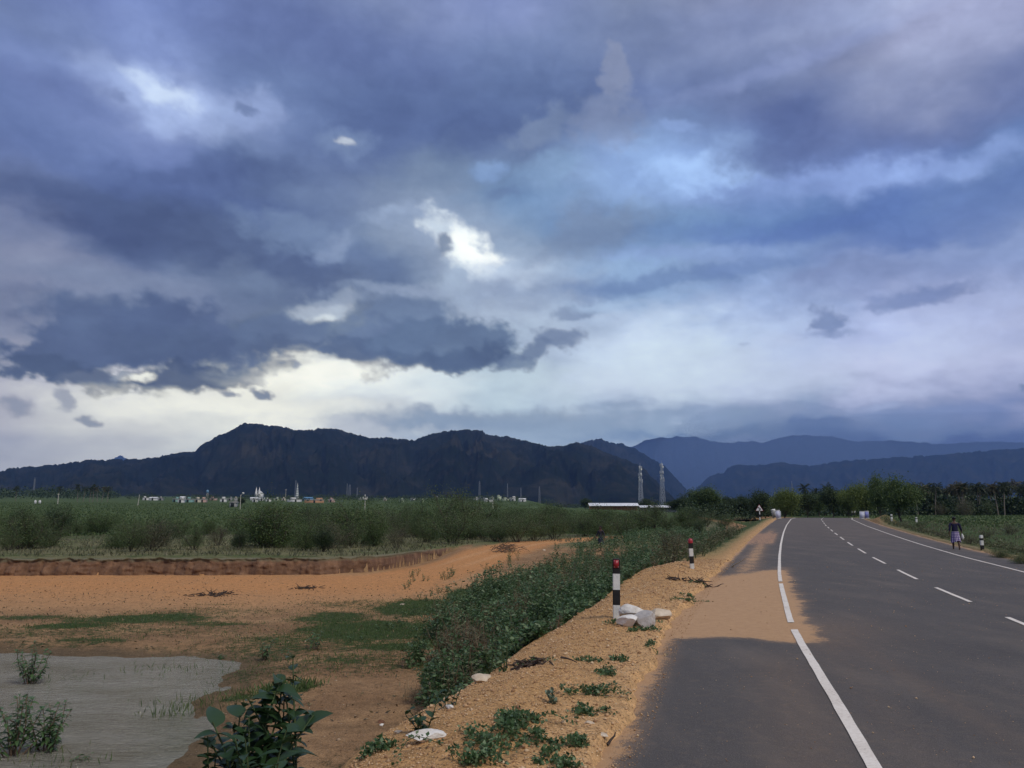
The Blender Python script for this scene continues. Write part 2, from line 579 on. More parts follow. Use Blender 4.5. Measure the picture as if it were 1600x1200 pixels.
_zs = _smooth(np.interp(_yy, _zy, _zz), 13)
_xs = _smooth(np.interp(_yy, _ly, _lx), 11)
_sl = np.gradient(_xs, _yy)


def zroad(y):
    return np.interp(y, _yy, _zs)


def xleft(y):
    return np.interp(y, _yy, _xs)


def s_of(x, y):
    """metres to the right of the left edge line"""
    return (x - xleft(y)) / np.sqrt(1 + np.interp(y, _yy, _sl) ** 2)


def at_road(s, y):
    return xleft(y) + s * np.sqrt(1 + np.interp(y, _yy, _sl) ** 2)


def bank_y(x):
    """where the cut earth bank stands"""
    return np.interp(x, [-80, -45, -27, -20, -14, -9.5, -8, -7, -6, -5, -3.5], [38, 40.5, 42, 42.4, 42.6, 43, 44.5, 47, 52, 58, 64]) + .35 * gnoise(x * .55, 0 * x, 4.4, 5) + .12 * gnoise(x * 2.1, 0 * x, 1.4, 9)


POND = None
WATER_Z = -1.60


def poly_sdf(x, y, poly):
    d = np.full(np.shape(x), 1e9)
    inside = np.zeros(np.shape(x), bool)
    n = len(poly)
    for i in range(n):
        x0, y0 = poly[i]
        x1, y1 = poly[(i + 1) % n]
        ex, ey = x1 - x0, y1 - y0
        t = np.clip(((x - x0) * ex + (y - y0) * ey) / (ex * ex + ey * ey), 0, 1)
        d = np.minimum(d, np.hypot(x - x0 - t * ex, y - y0 - t * ey))
        c = ((y0 > y) != (y1 > y)) & (x < (x1 - x0) * (y - y0) / (y1 - y0 + 1e-12) + x0)
        inside ^= c
    return np.where(inside, -d, d)


def at_z(px, py, z):
    d = ray(px, py)
    t = (z - CAM_Z) / d[2]
    return (d[0] * t, d[1] * t)


POND = [at_z(px, py, WATER_Z) for px, py in [(-700, 1012), (0, 1019), (150, 1023), (300, 1026), (388, 1033), (372, 1052), (345, 1075), (312, 1098), (318, 1125), (322, 1150), (300, 1185), (270, 1230), (180, 1330), (-500, 1400)]]


def H(x, y, fine=True):
    """terrain height"""
    x = np.asarray(x, float)
    y = np.asarray(y, float)
    r = np.hypot(x, y)
    azd = np.degrees(np.arctan2(x, y))
    s = s_of(x, y)
    zr = zroad(y)
    near = 1 / (1 + (r / 60) ** 2)
    # low plain on the left
    low = -1.5 + .05 * fbm(x * .35, y * .35, 0, 3, .5, 2) * near * 2
    low = low + .10 * sstep(24, 40, y)
    if POND is not None:
        sd = poly_sdf(x, y, POND) + .25 * gnoise(x * 1.1, y * 1.1, 0, 77)
        low = low - np.where(sd < 0, np.clip(-sd * .12, 0, .3) + .08, .08 * (1 - sstep(0, 1.4, sd)))
    yb = bank_y(x)
    Ps = (y > yb + .12).astype(float)
    Pr = sstep(38, 68, y)
    wx = sstep(-6.2, -3.2, x)
    P = Ps * (1 - wx) + Pr * wx
    plat = -.62 + .08 * fbm(x * .2, y * .2, 0, 3, .5, 8) * near
    k = np.interp(azd, [-180, -90, -34, 4, 12, 16.5, 24, 30, 90, 180], [.0, .0235, .0235, .0235, .0225, .0105, .004, .0030, .001, .0])
    rise = k * np.maximum(0, r - 75) * sstep(70, 130, r)
    L = low * (1 - P) + plat * P + rise
    # right-hand field
    Rr = -.55 + .06 * fbm(x * .3, y * .3, 0, 3, .5, 12) * near + sstep(40, 170, y) * 2.0 + k * .5 * np.maximum(0, r - 170)
    Rr = np.where(y < 0, -.55, Rr)
    # verges and embankment
    sn = s + .18 * gnoise(x * .8, y * .8, 0, 3) + .07 * gnoise(x * 3.1, y * 3.1, 0, 4)
    edge = -3.25 - .35 * sstep(16, 22, y) * (1 - sstep(27, 33, y))
    verge = zr + .035
    if fine:
        verge = verge + .03 * fbm(x * 1.7, y * 1.7, 0, 4, .55, 21)
    mound = .26 * np.exp(-((s + 3.0) / .9) ** 2 - ((y - 23) / 3.2) ** 2) + .10 * np.exp(-((s + 2.9) / .6) ** 2 - ((y - 15.5) / 2.2) ** 2) + .08 * np.exp(-((s + 2.8) / .6) ** 2 - ((y - 7.5) / 1.8) ** 2)
    verge = verge + mound - .10 * sstep(-2.6, -3.4, sn)
    far_w = 1 - sstep(112, 175, y)
    tL = 1 - sstep(edge - 1.9, edge, sn)
    zl = verge * (1 - tL) + L * tL
    verge_r = zr + .03 + .02 * fbm(x * 1.5, y * 1.5, 0, 3, .5, 25)
    tR = sstep(9.2, 11.6, sn)
    zrt = verge_r * (1 - tR) + Rr * tR
    # red soil heap by the far board
    zrt = zrt + .75 * np.exp(-((s - 9.6) / 1.1) ** 2 - ((y - 84) / 5.5) ** 2)
    z = np.where(s < 3, zl, zrt)
    under = sstep(-1.86, -1.72, sn - .03) * (1 - sstep(8.2, 8.4, sn))
    z = z * (1 - under) + (zr - .10) * under
    far = np.where(s < 3, L, Rr)
    z = z * far_w + far * (1 - far_w)
    if fine:
        z = z + .012 * fbm(x * 6, y * 6, 0, 3, .6, 41) * (r < 60) * (1 - under)
    return z


def G(px, py, zoff=0.0):
    """point of the terrain seen at a pixel"""
    d = ray(px, py)
    t = np.concatenate([np.linspace(1.5, 60, 260), np.geomspace(60.3, 6000, 260)])
    for _ in range(2):
        xs, ys, zs = d[0] * t, d[1] * t, CAM_Z + d[2] * t
        h = H(xs, ys, False) + zoff
        hit = np.nonzero(zs <= h)[0]
        i = hit[0] if len(hit) else len(t) - 1
        t = np.linspace(t[max(0, i - 1)], t[i], 24)
    return np.array([xs[i], ys[i], h[i]])


_HG = []


def _grids():
    for x0, x1, y0, y1, st in ((-16, 9, 2, 26, .08), (-64, 100, 2, 130, .4)):
        gx, gy = np.arange(x0, x1, st), np.arange(y0, y1, st)
        X, Y = np.meshgrid(gx, gy, indexing='ij')
        _HG.append((x0, y0, st, len(gx), len(gy), H(X, Y)))


def gz(x, y):
    if not _HG:
        _grids()
    for x0, y0, st, nx, ny, Hg in _HG:
        u, v = (x - x0) / st, (y - y0) / st
        if 0 <= u < nx - 1 and 0 <= v < ny - 1:
            i, j = int(u), int(v)
            a, b = u - i, v - j
            return float((Hg[i, j] * (1 - a) + Hg[i + 1, j] * a) * (1 - b) + (Hg[i, j + 1] * (1 - a) + Hg[i + 1, j + 1] * a) * b)
    return float(H(np.array([x]), np.array([y]))[0])


def ell(x, y, px, py, rx, ry, ang=0.0, nz=.35, seed=0):
    """soft mask of a patch of ground: centre where the photograph shows it, radii in metres"""
    c = G(px, py)
    R_ = max(rx, ry) * 1.7
    box = (np.abs(x - c[0]) < R_) & (np.abs(y - c[1]) < R_)
    out = np.zeros(np.shape(x))
    x, y = x[box], y[box]
    u, v = x - c[0], y - c[1]
    ca, sa = math.cos(R(ang)), math.sin(R(ang))
    u, v = ca * u + sa * v, -sa * u + ca * v
    d = np.hypot(u / rx, v / ry) + nz * fbm(x * 1.1, y * 1.1, 0, 4, .6, seed + 300)
    out[box] = 1 - sstep(.25, 1.2, d)
    return out


def ground_color(x, y, z):
    r = np.hypot(x, y)
    s = np.where(y < 170, s_of(x, y), x - .31 * y + np.where(x - .31 * y > 0, 40, -40))
    n1 = fbm(x * .5, y * .5, 0, 5, .6, 61)
    n2 = fbm(x * 2.3, y * 2.3, 0, 5, .6, 62)
    n3 = fbm(x * .12, y * .12, 0, 4, .55, 63)

    def mixc(c, col, m):
        return c * (1 - m[..., None]) + np.array(col) * m[..., None]
    C = np.ones(x.shape + (3,)) * np.array((.235, .135, .078))          # bare brown earth
    C = mixc(C, (.36, .215, .125), sstep(-.25, .35, n1))
    C = mixc(C, (.15, .09, .055), sstep(.1, .5, n2) * .6)
    wet = 1 - sstep(.1, 1.1, poly_sdf(x, y, POND) + .9 * n2 + .5 * n1)
    C = mixc(C, (.105, .075, .048), wet * .85)
    br = sstep(.0, .35, fbm(x * .35, y * .9, 0, 5, .6, 64)) * (r < 27)
    C = mixc(C, (.15, .088, .052), br * .6)
    # orange dirt track
    tr = np.interp(y, [26, 31, 36, 41.5, 43], [0, .5, 1, .85, .15]) * (1 - sstep(-6, -3, x)) * (y < 43.5)
    cx = np.interp(y, [30, 36, 42, 47, 54, 62, 70, 80, 92], [-9, -7.5, -5, -3.6, -1.8, 0.2, 2.6, 8, 16])
    hw = np.interp(y, [30, 42, 54, 70, 92], [7, 3.4, 2.7, 3.2, 3.2])
    tr2 = (1 - sstep(.6, 1.15, np.abs(x - cx) / hw + .25 * n1)) * sstep(27, 36, y) * (1 - sstep(86, 98, y))
    tr = np.maximum(np.clip(tr * (1 + .5 * n1), 0, 1), tr2)
    lx = sstep(24, 31, y) * (1 - sstep(43, 44, y)) * (x < 2)
    C = mixc(C, (.43, .25, .145), np.clip(lx * .8 + 0 * x, 0, 1))
    C = mixc(C, (.50, .235, .105), tr * .95)
    rut = np.exp(-((np.abs(x - cx) - .85) / .28) ** 2) * sstep(44, 50, y) * (1 - sstep(80, 90, y))
    C = mixc(C, (.56, .31, .17), rut * .6)
    # plateau behind the bank, scrub and fields
    yb = bank_y(x)
    pl = np.clip(sstep(.1, 1.0, y - yb) * (x < -3) + sstep(58, 66, y) * (x >= -3) * (1 - tr2), 0, 1) * (s < -9)
    C = mixc(C, (.165, .15, .085), pl)
    C = mixc(C, (.09, .11, .042), pl * sstep(-.1, .35, n1 + n3) * .8)
    C = mixc(C, (.27, .19, .115), pl * sstep(.15, .5, n2) * .35)
    fld = sstep(84, 100, r + 14 * n3) * (s < -12)
    C = mixc(C, (.075, .115, .040), fld)
    band = sstep(.0, .3, np.sin(y * .055 + 2.2 * n3 + x * .004))
    C = mixc(C, (.052, .088, .030), fld * band * .7)
    C = mixc(C, (.13, .125, .05), fld * sstep(.2, .5, fbm(x * .012, y * .035, 0, 3, .5, 71)) * .5)
    # right-hand side
    rt = sstep(9.3, 10.4, s + .5 * n2)
    C = mixc(C, (.17, .165, .08), rt)
    C = mixc(C, (.085, .115, .04), rt * sstep(-.25, .2, n1))
    C = mixc(C, (.055, .10, .03), sstep(60, 95, r) * rt)
    C = mixc(C, (.21, .175, .10), sstep(8, 8.6, s) * (1 - sstep(9.0, 10.2, s + .4 * n2)))
    C = mixc(C, (.46, .235, .11), np.exp(-((s - 9.4) / 1.1) ** 2 - ((y - 84) / 6) ** 2))
    # verge of orange gravel on the left
    vg = sstep(-4.6, -3.6, s + .4 * n1) * (s < 3)
    vcol_ = np.ones(x.shape + (3,)) * np.array((.44, .25, .125))
    vcol_ = mixc(vcol_, (.52, .31, .17), sstep(-2.6, -1.8, s + .3 * n2))
    vcol_ = mixc(vcol_, (.30, .165, .085), sstep(.15, .5, n2) * .7)
    vcol_ = mixc(vcol_, (.27, .235, .125), sstep(25, 36, y) * np.clip(.75 + .6 * n1, 0, 1) * sstep(-1.95, -2.5, s + .4 * n2))
    C = C * (1 - vg[..., None]) + vcol_ * vg[..., None]
    far = sstep(350, 900, r)
    C = mixc(C, (.045, .062, .028), far)
    # shade of the soil only: how much grows on it
    cov = np.zeros_like(x)
    lowland = (s < -5) & (y < 40) & (r > 7)
    cov = cov + lowland * .42 * sstep(-.05, .45, n3 + .5 * n1) * (1 - sstep(26, 33, y))
    cov = np.where(lowland, cov * sstep(-.6, .8, poly_sdf(x, y, POND)), cov)
    for a in GREEN:
        cov = np.maximum(cov, ell(x, y, *a[:5], seed=int(a[0])) * a[5])
    cov = np.maximum(cov, fld * .55)
    cov = np.maximum(cov, pl * .42 * sstep(-.3, .3, n1))
    cov = np.maximum(cov, rt * .5)
    cov = np.maximum(cov, sstep(8.35, 8.9, s + .3 * n2) * .5 * (s > 8))
    cov = np.maximum(cov, sstep(24, 40, y) * vg * .62 * sstep(-2.0, -3.0, s + .3 * n1))
    cov = np.maximum(cov, (1 - sstep(.3, 1.3, np.abs(s + 4.8))) * sstep(8, 11, y) * .7)
    dry = ((r < 84) | (s > -9))[..., None]
    C = C * np.where(dry, np.array([1.02, 1.03, .87]) * (1 + .14 * (vg * (1 - sstep(18, 30, y)) - .9 * vg * sstep(24, 40, y))[..., None]), 1.0)
    return np.clip(C, .01, .9), cov


# green patches of low grass: pixel, radii in metres, angle, strength
GREEN = [(220, 966, 3.0, 1.6, 8, .75), (110, 978, 1.6, .9, 0, .8), (330, 975, 2.0, .6, 0, .6), (590, 985, 2.6, 2.6, 0, .95), (520, 965, 1.6, 2.2, 0, .7), (650, 950, 1.8, 3.4, 0, .9),
         (620, 1010, 1.3, 1.0, 0, .8), (450, 1000, 1.8, 1.2, 0, .55), (450, 1075, .75, .55, 20, 1.0), (380, 1090, .5, .4, 20, .7), (560, 1030, 1.6, .8, 0, .45),
         (690, 1038, .5, .4, 0, .8), (150, 1000, 1.6, .7, 0, .55), (690, 1000, .9, 1.2, 0, .8), (740, 930, 1.4, 4.0, 0, .95), (340, 945, 1.3, .4, 0, .45), (40, 965, 2, 1, 0, .5), (520, 1005, 4.5, 3.2, 0, .42), (150, 985, 6, 1.8, 5, .38), (610, 1035, 3.2, 1.5, 0, .38), (450, 1045, 2.5, 1.6, 0, .35), (330, 955, 4, 1.5, 0, .35), (560, 945, 3, 2, 0, .4)]


def build_ground():
    azs = np.concatenate([np.radians(np.linspace(-180, -40, 56)), np.radians(np.linspace(-37.5, 37.5, 600)), np.radians(np.linspace(40, 177.5, 55))])
    rs = np.concatenate([[0.01, .5], np.geomspace(1.2, 30, 250), np.geomspace(30.3, 130, 130), np.geomspace(133, 15000, 90)])
    A, Rr = np.meshgrid(azs, rs, indexing='ij')
    x, y = np.sin(A) * Rr, np.cos(A) * Rr
    z = H(x, y)
    C, cov = ground_color(x, y, z)
    o = mesh_obj('ground', np.stack([x, y, z], -1).reshape(-1, 3), grid_faces(len(azs), len(rs), True)[:, ::-1], None, smooth=True)
    set_color(o.data, 'soil', C.reshape(-1, 3))
    cc = np.repeat(cov.reshape(-1, 1), 3, 1)
    cc[:, 1] = s_of(x, y).ravel() * .1 + .5
    set_color(o.data, 'cover', cc)
    m = bpy.data.materials.new('earth_and_grass')
    m.use_nodes = True
    nt = NT(m.node_tree)
    b = nt.n['Principled BSDF']
    soil = nt.new('ShaderNodeAttribute', attribute_name='soil').outputs['Color']
    cvr = nt.new('ShaderNodeSeparateColor', {0: nt.new('ShaderNodeAttribute', attribute_name='cover').outputs['Color']}).outputs[0]
    pos = nt.new('ShaderNodeTexCoord').outputs['Object']
    nf = nt.noise(pos, 28, 5, .7)
    nm = nt.noise(pos, 5.5, 5, .65)
    nl = nt.noise(pos, .8, 4, .6)
    n9 = nt.noise(pos, 70, 3, .7)
    g = nt.math('ADD', nt.math('ADD', nt.maprange(nf, .3, .7, .62, 1.40), nt.maprange(nm, .3, .7, -.24, .24)), nt.maprange(n9, .3, .7, -.2, .2))
    soil2 = nt.mix(1.0, soil, nt.new('ShaderNodeCombineXYZ', {0: g, 1: g, 2: g}).outputs[0], 'MULTIPLY')
    # small stones in the soil
    vo = nt.new('ShaderNodeTexVoronoi', {'Vector': pos, 'Scale': 34.0})
    st = nt.maprange(vo.outputs['Distance'], .16, .30, 1.0, 0.0)
    pick = nt.maprange(nt.new('ShaderNodeSeparateColor', {0: vo.outputs['Color']}).outputs[0], .80, .84, 0, .75)
    soil2 = nt.mix(nt.math('MULTIPLY', st, pick), soil2, nt.mix(nm, (.48, .34, .21), (.62, .52, .40)))
    dk = nt.maprange(nt.new('ShaderNodeSeparateColor', {0: vo.outputs['Color']}).outputs[1], .82, .86, 0, .6)
    soil2 = nt.mix(nt.math('MULTIPLY', st, dk), soil2, (.10, .055, .03))
    grass = nt.ramp(nt.noise(pos, 11, 4, .7), [(.3, (.035, .052, .016)), (.55, (.062, .095, .027)), (.75, (.115, .125, .045))])
    thr = nt.math('ADD', nt.math('MULTIPLY', nf, .5), nt.math('ADD', nt.math('MULTIPLY', nm, .5), nt.math('MULTIPLY', nt.math('SUBTRACT', nl, .5), .25)))
    k = nt.math('SUBTRACT', cvr, nt.math('MULTIPLY', nt.math('SUBTRACT', thr, .32), 2.1))
    k = nt.maprange(k, -.08, .16, 0.0, 1.0)
    k = nt.math('MULTIPLY', k, nt.maprange(cvr, 0.02, .15))
    nt.put(b.inputs['Base Color'], nt.mix(k, soil2, grass))
    b.inputs['Roughness'].default_value = .95
    b.inputs['Specular IOR Level'].default_value = .15
    hgt = nt.math('ADD', nt.math('MULTIPLY', nf, .6), nt.math('ADD', nt.math('MULTIPLY', st, .5), nt.math('MULTIPLY', k, nt.noise(pos, 60, 3, .7))))
    bp = nt.new('ShaderNodeBump', {'Height': hgt, 'Strength': .9})
    bp.inputs['Distance'].default_value = .06
    nt.l.new(bp.outputs[0], b.inputs['Normal'])
    o.data.materials.append(m)
    tag(o, kind='structure')
    return o


build_ground()


# ----------------------------------------------------------------- cut earth bank
def build_bank():
    us = np.arange(-60, -4.6, .07)
    x = us
    yb = bank_y(x) - .04
    top = H(x, yb + .8, False)
    bot = H(x, yb - .5, False)
    taper = 1 - sstep(-6.2, -4.7, x)
    rows = 15
    V, T = [], np.linspace(0, 1, rows)
    gul = fbm(x * 1.3, 0 * x, 0, 4, .6, 5, 'r')
    for t in T:
        z = bot - .05 + (top - bot + .08) * t
        lean = .42 * (1 - t) ** 1.6
        off = .20 * gul * np.sin(math.pi * min(1, t * 1.15)) + .40 * fbm(x * .9, 0 * x + t * 2.2, 0, 6, .7, 15) + .10 * fbm(x * .35, 0 * x + t * .6, 5, 3, .5, 18)
        if t > .93:
            off = off + .10
        V.append(np.stack([x, yb - lean * (.7 + .5 * gul) - off, z + (.30 * fbm(x * .9, 0 * x, 2, 5, .65, 3)) * (t > .85) - .16 * t * np.maximum(0, fbm(x * .28, 0 * x, 9, 3, .6, 33) * 2 - .25)], -1))
    for k, (dy_, dz_) in enumerate([(.25, .035), (.6, .02), (1.2, -.05)]):
        V.append(np.stack([x, yb + dy_, H(x, yb + .8 + dy_ * .3, False) + dz_ + .02 * gnoise(x * 4, 0 * x, k, 8)], -1))
    V = np.stack(V, 1)
    # flatten out to the ground where the bank runs out
    V[:, :, 2] = V[:, :, 2] * taper[:, None] + (H(V[:, :, 0], V[:, :, 1], False) - .04) * (1 - taper[:, None])
    o = mesh_obj('earth_bank', V.reshape(-1, 3), grid_faces(len(x), V.shape[1])[:, ::-1], None, smooth=True)
    m = bpy.data.materials.new('cut_red_soil')
    m.use_nodes = True
    nt = NT(m.node_tree)
    b = nt.n['Principled BSDF']
    pos = nt.new('ShaderNodeTexCoord').outputs['Object']
    sx = nt.new('ShaderNodeSeparateXYZ', {0: pos})
    n = nt.noise(nt.vmath('MULTIPLY', pos, (1, 1, .45)), 2.2, 6, .65)
    col = nt.ramp(n, [(.25, (.070, .034, .018)), (.5, (.145, .075, .040)), (.72, (.26, .145, .080))])
    gr = nt.maprange(nt.math('ADD', sx.outputs[2], nt.math('MULTIPLY', nt.noise(pos, 3, 3, .6), .25)), -.66, -.50)
    col = nt.mix(gr, col, (.15, .135, .08))
    nt.put(b.inputs['Base Color'], col)
    b.inputs['Roughness'].default_value = .95
    bp = nt.new('ShaderNodeBump', {'Height': nt.noise(pos, 14, 5, .7), 'Strength': .7})
    bp.inputs['Distance'].default_value = .06
    nt.l.new(bp.outputs[0], b.inputs['Normal'])
    o.data.materials.append(m)
    tag(o, kind='structure')


build_bank()


# ----------------------------------------------------------------- road
def build_road():
    ys = np.concatenate([np.arange(-20, 2, .8), np.arange(2, 20, .10), np.arange(20, 60, .25), np.arange(60, 175, 1.0)])
    ss = np.concatenate([np.linspace(-1.95, 0, 34), np.linspace(.08, 7, 60), np.linspace(7.1, 8.5, 12)])
    Y, Sg = np.meshgrid(ys, ss, indexing='ij')
    X = xleft(Y) + Sg * np.sqrt(1 + np.interp(Y, _yy, _sl) ** 2)
    Z = zroad(Y) + .05 * (1 - ((Sg - 3.5) / 5.2) ** 2) - .045 + .004 * fbm(X * 1.2, Y * 1.2, 0, 3, .5, 3)
    o = mesh_obj('road', np.stack([X, Y, Z], -1).reshape(-1, 3), grid_faces(len(ys), len(ss))[:, ::-1], None, smooth=True)
    n = fbm(X * 1.3, Y * 1.3, 0, 5, .6, 90)
    n2 = fbm(X * 4, Y * 4, 0, 4, .6, 91)
    # washed-over sand between 11 and 24 m, thin beyond
    near_b = sstep(10.6, 11.3, Y + .45 * np.sin(Sg * 2.1 + .6) * .6 + .35 * n + .16 * Sg)
    far_b = 1 - sstep(21.5, 25.5, Y - 1.6 * (Sg + .9) + 1.2 * n)
    patch = near_b * far_b * (1 - sstep(-.05, .55, Sg + .35 * n + .0))
    streak = np.exp(-((Sg + .95) / .42) ** 2) * sstep(22, 25, Y) * (1 - sstep(55, 75, Y)) * .8
    redp = sstep(38, 44, Y) * (1 - sstep(54, 62, Y)) * sstep(-.1, -.5, Sg) * .7
    edge = (1 - sstep(-1.85, -1.40, Sg + .13 * n + .05 * n2)) * .95
    edge_r = sstep(7.75, 8.3, Sg + .35 * n) * .6
    spill = .30 * np.exp(-((Y - 12.0) / 1.6) ** 2) * (1 - sstep(.2, 2.0, Sg)) * (Sg > 0)
    tyre = .20 * np.exp(-((Sg + .35) / .35) ** 2) * (1 - sstep(9, 11, Y)) + .10 * np.exp(-((Sg - .35) / .2) ** 2) * (Y < 11) + .16 * np.exp(-((Sg - 1.1 + .1 * (Y - 6)) / .16) ** 2) * sstep(4, 7, Y) * (1 - sstep(9, 12, Y))
    far_d = sstep(25, 60, Y) * .12
    sand = np.clip(np.maximum.reduce([patch * 1.05, streak * (.7 + .5 * n), redp * (.8 + .6 * n2), edge, edge_r, spill + tyre + far_d]), 0, 1)
    set_color(o.data, 'dust', np.stack([sand, redp, (Sg > 0) * (Sg < 7) * 1.0], -1).reshape(-1, 3))
    m = bpy.data.materials.new('worn_asphalt')
    m.use_nodes = True
    nt = NT(m.node_tree)
    b = nt.n['Principled BSDF']
    sc = nt.new('ShaderNodeSeparateColor', {0: nt.new('ShaderNodeAttribute', attribute_name='dust').outputs['Color']})
    pos = nt.new('ShaderNodeTexCoord').outputs['Object']
    nf = nt.noise(pos, 95, 3, .7)
    nm = nt.noise(pos, 9, 5, .65)
    nl = nt.noise(pos, .55, 5, .6)
    asp = nt.mix(nt.maprange(nl, .3, .7), (.082, .073, .065), (.116, .102, .090))
    n99 = nt.noise(pos, 210, 2, .6)
    asp = nt.mix(nt.maprange(n99, .35, .65, 0, .5), asp, (.17, .15, .14))
    asp = nt.mix(nt.maprange(nf, .42, .66), nt.mix(.65, asp, (.040, .036, .034)), asp)
    asp = nt.mix(nt.maprange(nm, .52, .78, 0, .6), asp, (.155, .118, .088))
    vo = nt.new('ShaderNodeTexVoronoi', {'Vector': pos, 'Scale': 62.0})
    chip = nt.math('MULTIPLY', nt.maprange(vo.outputs['Distance'], .1, .3, 1, 0), nt.maprange(nt.new('ShaderNodeSeparateColor', {0: vo.outputs['Color']}).outputs[0], .84, .9, 0, .8))
    asp = nt.mix(chip, asp, (.26, .22, .19))
    wr_ = nt.noise(nt.vmath('MULTIPLY', pos, (1, .25, 1)), 1.3, 5, .6)
    asp = nt.mix(nt.maprange(wr_, .5, .72, 0, .5), asp, (.16, .13, .105))
    asp = nt.mix(nt.maprange(wr_, .45, .28, 0, .4), asp, (.055, .05, .05))
    dcol = nt.mix(nt.maprange(nm, .3, .7), (.42, .245, .12), (.52, .32, .165))
    dcol = nt.mix(nt.maprange(nf, .35, .65, 0, .35), dcol, (.30, .17, .09))
    dcol = nt.mix(nt.math('MULTIPLY', sc.outputs[1], .6), dcol, (.36, .19, .13))
    thr = nt.math('ADD', nt.math('MULTIPLY', nm, .55), nt.math('MULTIPLY', nf, .45))
    thr = nt.maprange(thr, .36, .64, .18, .82)
    k = nt.maprange(nt.math('SUBTRACT', sc.outputs[0], thr), -.10, .12)
    k = nt.math('MULTIPLY', k, nt.maprange(sc.outputs[0], 0, .12))
    k = nt.math('MAXIMUM', k, nt.math('MULTIPLY', sc.outputs[0], .42))
    nt.put(b.inputs['Base Color'], nt.mix(k, asp, dcol))
    b.inputs['Roughness'].default_value = .82
    b.inputs['Specular IOR Level'].default_value = .28
    bp = nt.new('ShaderNodeBump', {'Height': nt.math('ADD', nf, nt.math('MULTIPLY', chip, .6)), 'Strength': .55})
    bp.inputs['Distance'].default_value = .012
    nt.l.new(bp.outputs[0], b.inputs['Normal'])
    o.data.materials.append(m)
    tag(o, kind='structure')
    return o


road = build_road()

line_m = bpy.data.materials.new('worn_road_paint')
line_m.use_nodes = True
_nt = NT(line_m.node_tree)
_b = _nt.n['Principled BSDF']
_pos = _nt.new('ShaderNodeTexCoord').outputs['Object']
_c = _nt.ramp(_nt.math('ADD', _nt.math('MULTIPLY', _nt.noise(_pos, 34, 6, .8), .7), _nt.math('MULTIPLY', _nt.noise(_pos, 2.2, 4, .6), .3)), [(.36, (.34, .26, .20)), (.44, (.66, .58, .48)), (.6, (.80, .73, .63))])
_nt.put(_b.inputs['Base Color'], _c)
_b.inputs['Roughness'].default_value = .6


def strip(name, s0, s1, y0, y1, step=.25, rag=.006):
    ys = np.arange(y0, y1 + 1e-6, (y1 - y0) / max(2, int((y1 - y0) / step)))
    cols = np.array([s0, (s0 + s1) / 2, s1])
    Y, Sg = np.meshgrid(ys, cols, indexing='ij')
    Sg = Sg + np.array([-1, 0, 1]) * rag * gnoise(Y * 9, Sg * 9, 0, 8)
    X = xleft(Y) + Sg * np.sqrt(1 + np.interp(Y, _yy, _sl) ** 2)
    Z = zroad(Y) + .05 * (1 - ((Sg - 3.5) / 5.2) ** 2) - .045 + .004 * fbm(X * 1.2, Y * 1.2, 0, 3, .5, 3) + .006 + Y.clip(0) * .0002
    o = mesh_obj(name, np.stack([X, Y, Z], -1).reshape(-1, 3), grid_faces(len(ys), 3)[:, ::-1], line_m, parent=road)
    return o


for y0, y1 in ((-18, 11.95), (12.75, 19.9), (20.5, 60), (60.2, 160)):
    strip('edge_line', -.045, .050, y0, y1)
strip('edge_line', 6.64, 6.73, -18, 160)
dashes = [(-2.8, .6), (3.4, 6.9), (9.7, 13.2), (15.5, 18.6), (20.9, 24.2), (27.0, 30.6)]
yy = 33.3
while yy < 150:
    dashes.append((yy, yy + 3.5))
    yy += 6.3
for y0, y1 in dashes:
    strip('lane_dash', 3.28, 3.365, y0, y1)


# ----------------------------------------------------------------- water
def build_water():
    xs = np.linspace(-34, -3.0, 220)
    ys = np.linspace(4.5, 20.5, 140)
    X, Y = np.meshgrid(xs, ys, indexing='ij')
    Z = np.full(X.shape, WATER_Z) + .0012 * fbm(X * 3, Y * 9, 0, 3, .5, 4)
    o = mesh_obj('water', np.stack([X, Y, Z], -1).reshape(-1, 3), grid_faces(len(xs), len(ys))[:, ::-1], None, smooth=True)
    m = bpy.data.materials.new('muddy_rainwater')
    m.use_nodes = True
    nt = NT(m.node_tree)
    b = nt.n['Principled BSDF']
    pos = nt.new('ShaderNodeTexCoord').outputs['Object']
    n = nt.noise(nt.vmath('MULTIPLY', pos, (1, 2.2, 1)), .5, 5, .6)
    nt.put(b.inputs['Base Color'], nt.mix(nt.maprange(n, .3, .7), (.25, .235, .175), (.42, .41, .35)))
    b.inputs['Roughness'].default_value = .09
    b.inputs['IOR'].default_value = 1.33
    rot = nt.new('ShaderNodeMapping', {0: pos})
    rot.inputs['Rotation'].default_value = (0, 0, R(25))
    rot.inputs['Scale'].default_value = (1.0, 2.8, 1)
    w1 = nt.noise(rot.outputs[0], 4.2, 5, .6, dist=.8)
    w2 = nt.noise(rot.outputs[0], 17, 3, .6, dist=.3)
    bp = nt.new('ShaderNodeBump', {'Height': nt.math('ADD', w1, nt.math('MULTIPLY', w2, .35)), 'Strength': .9})
    bp.inputs['Distance'].default_value = .30
    nt.l.new(bp.outputs[0], b.inputs['Normal'])
    o.data.materials.append(m)
    tag(o, kind='structure')


build_water()


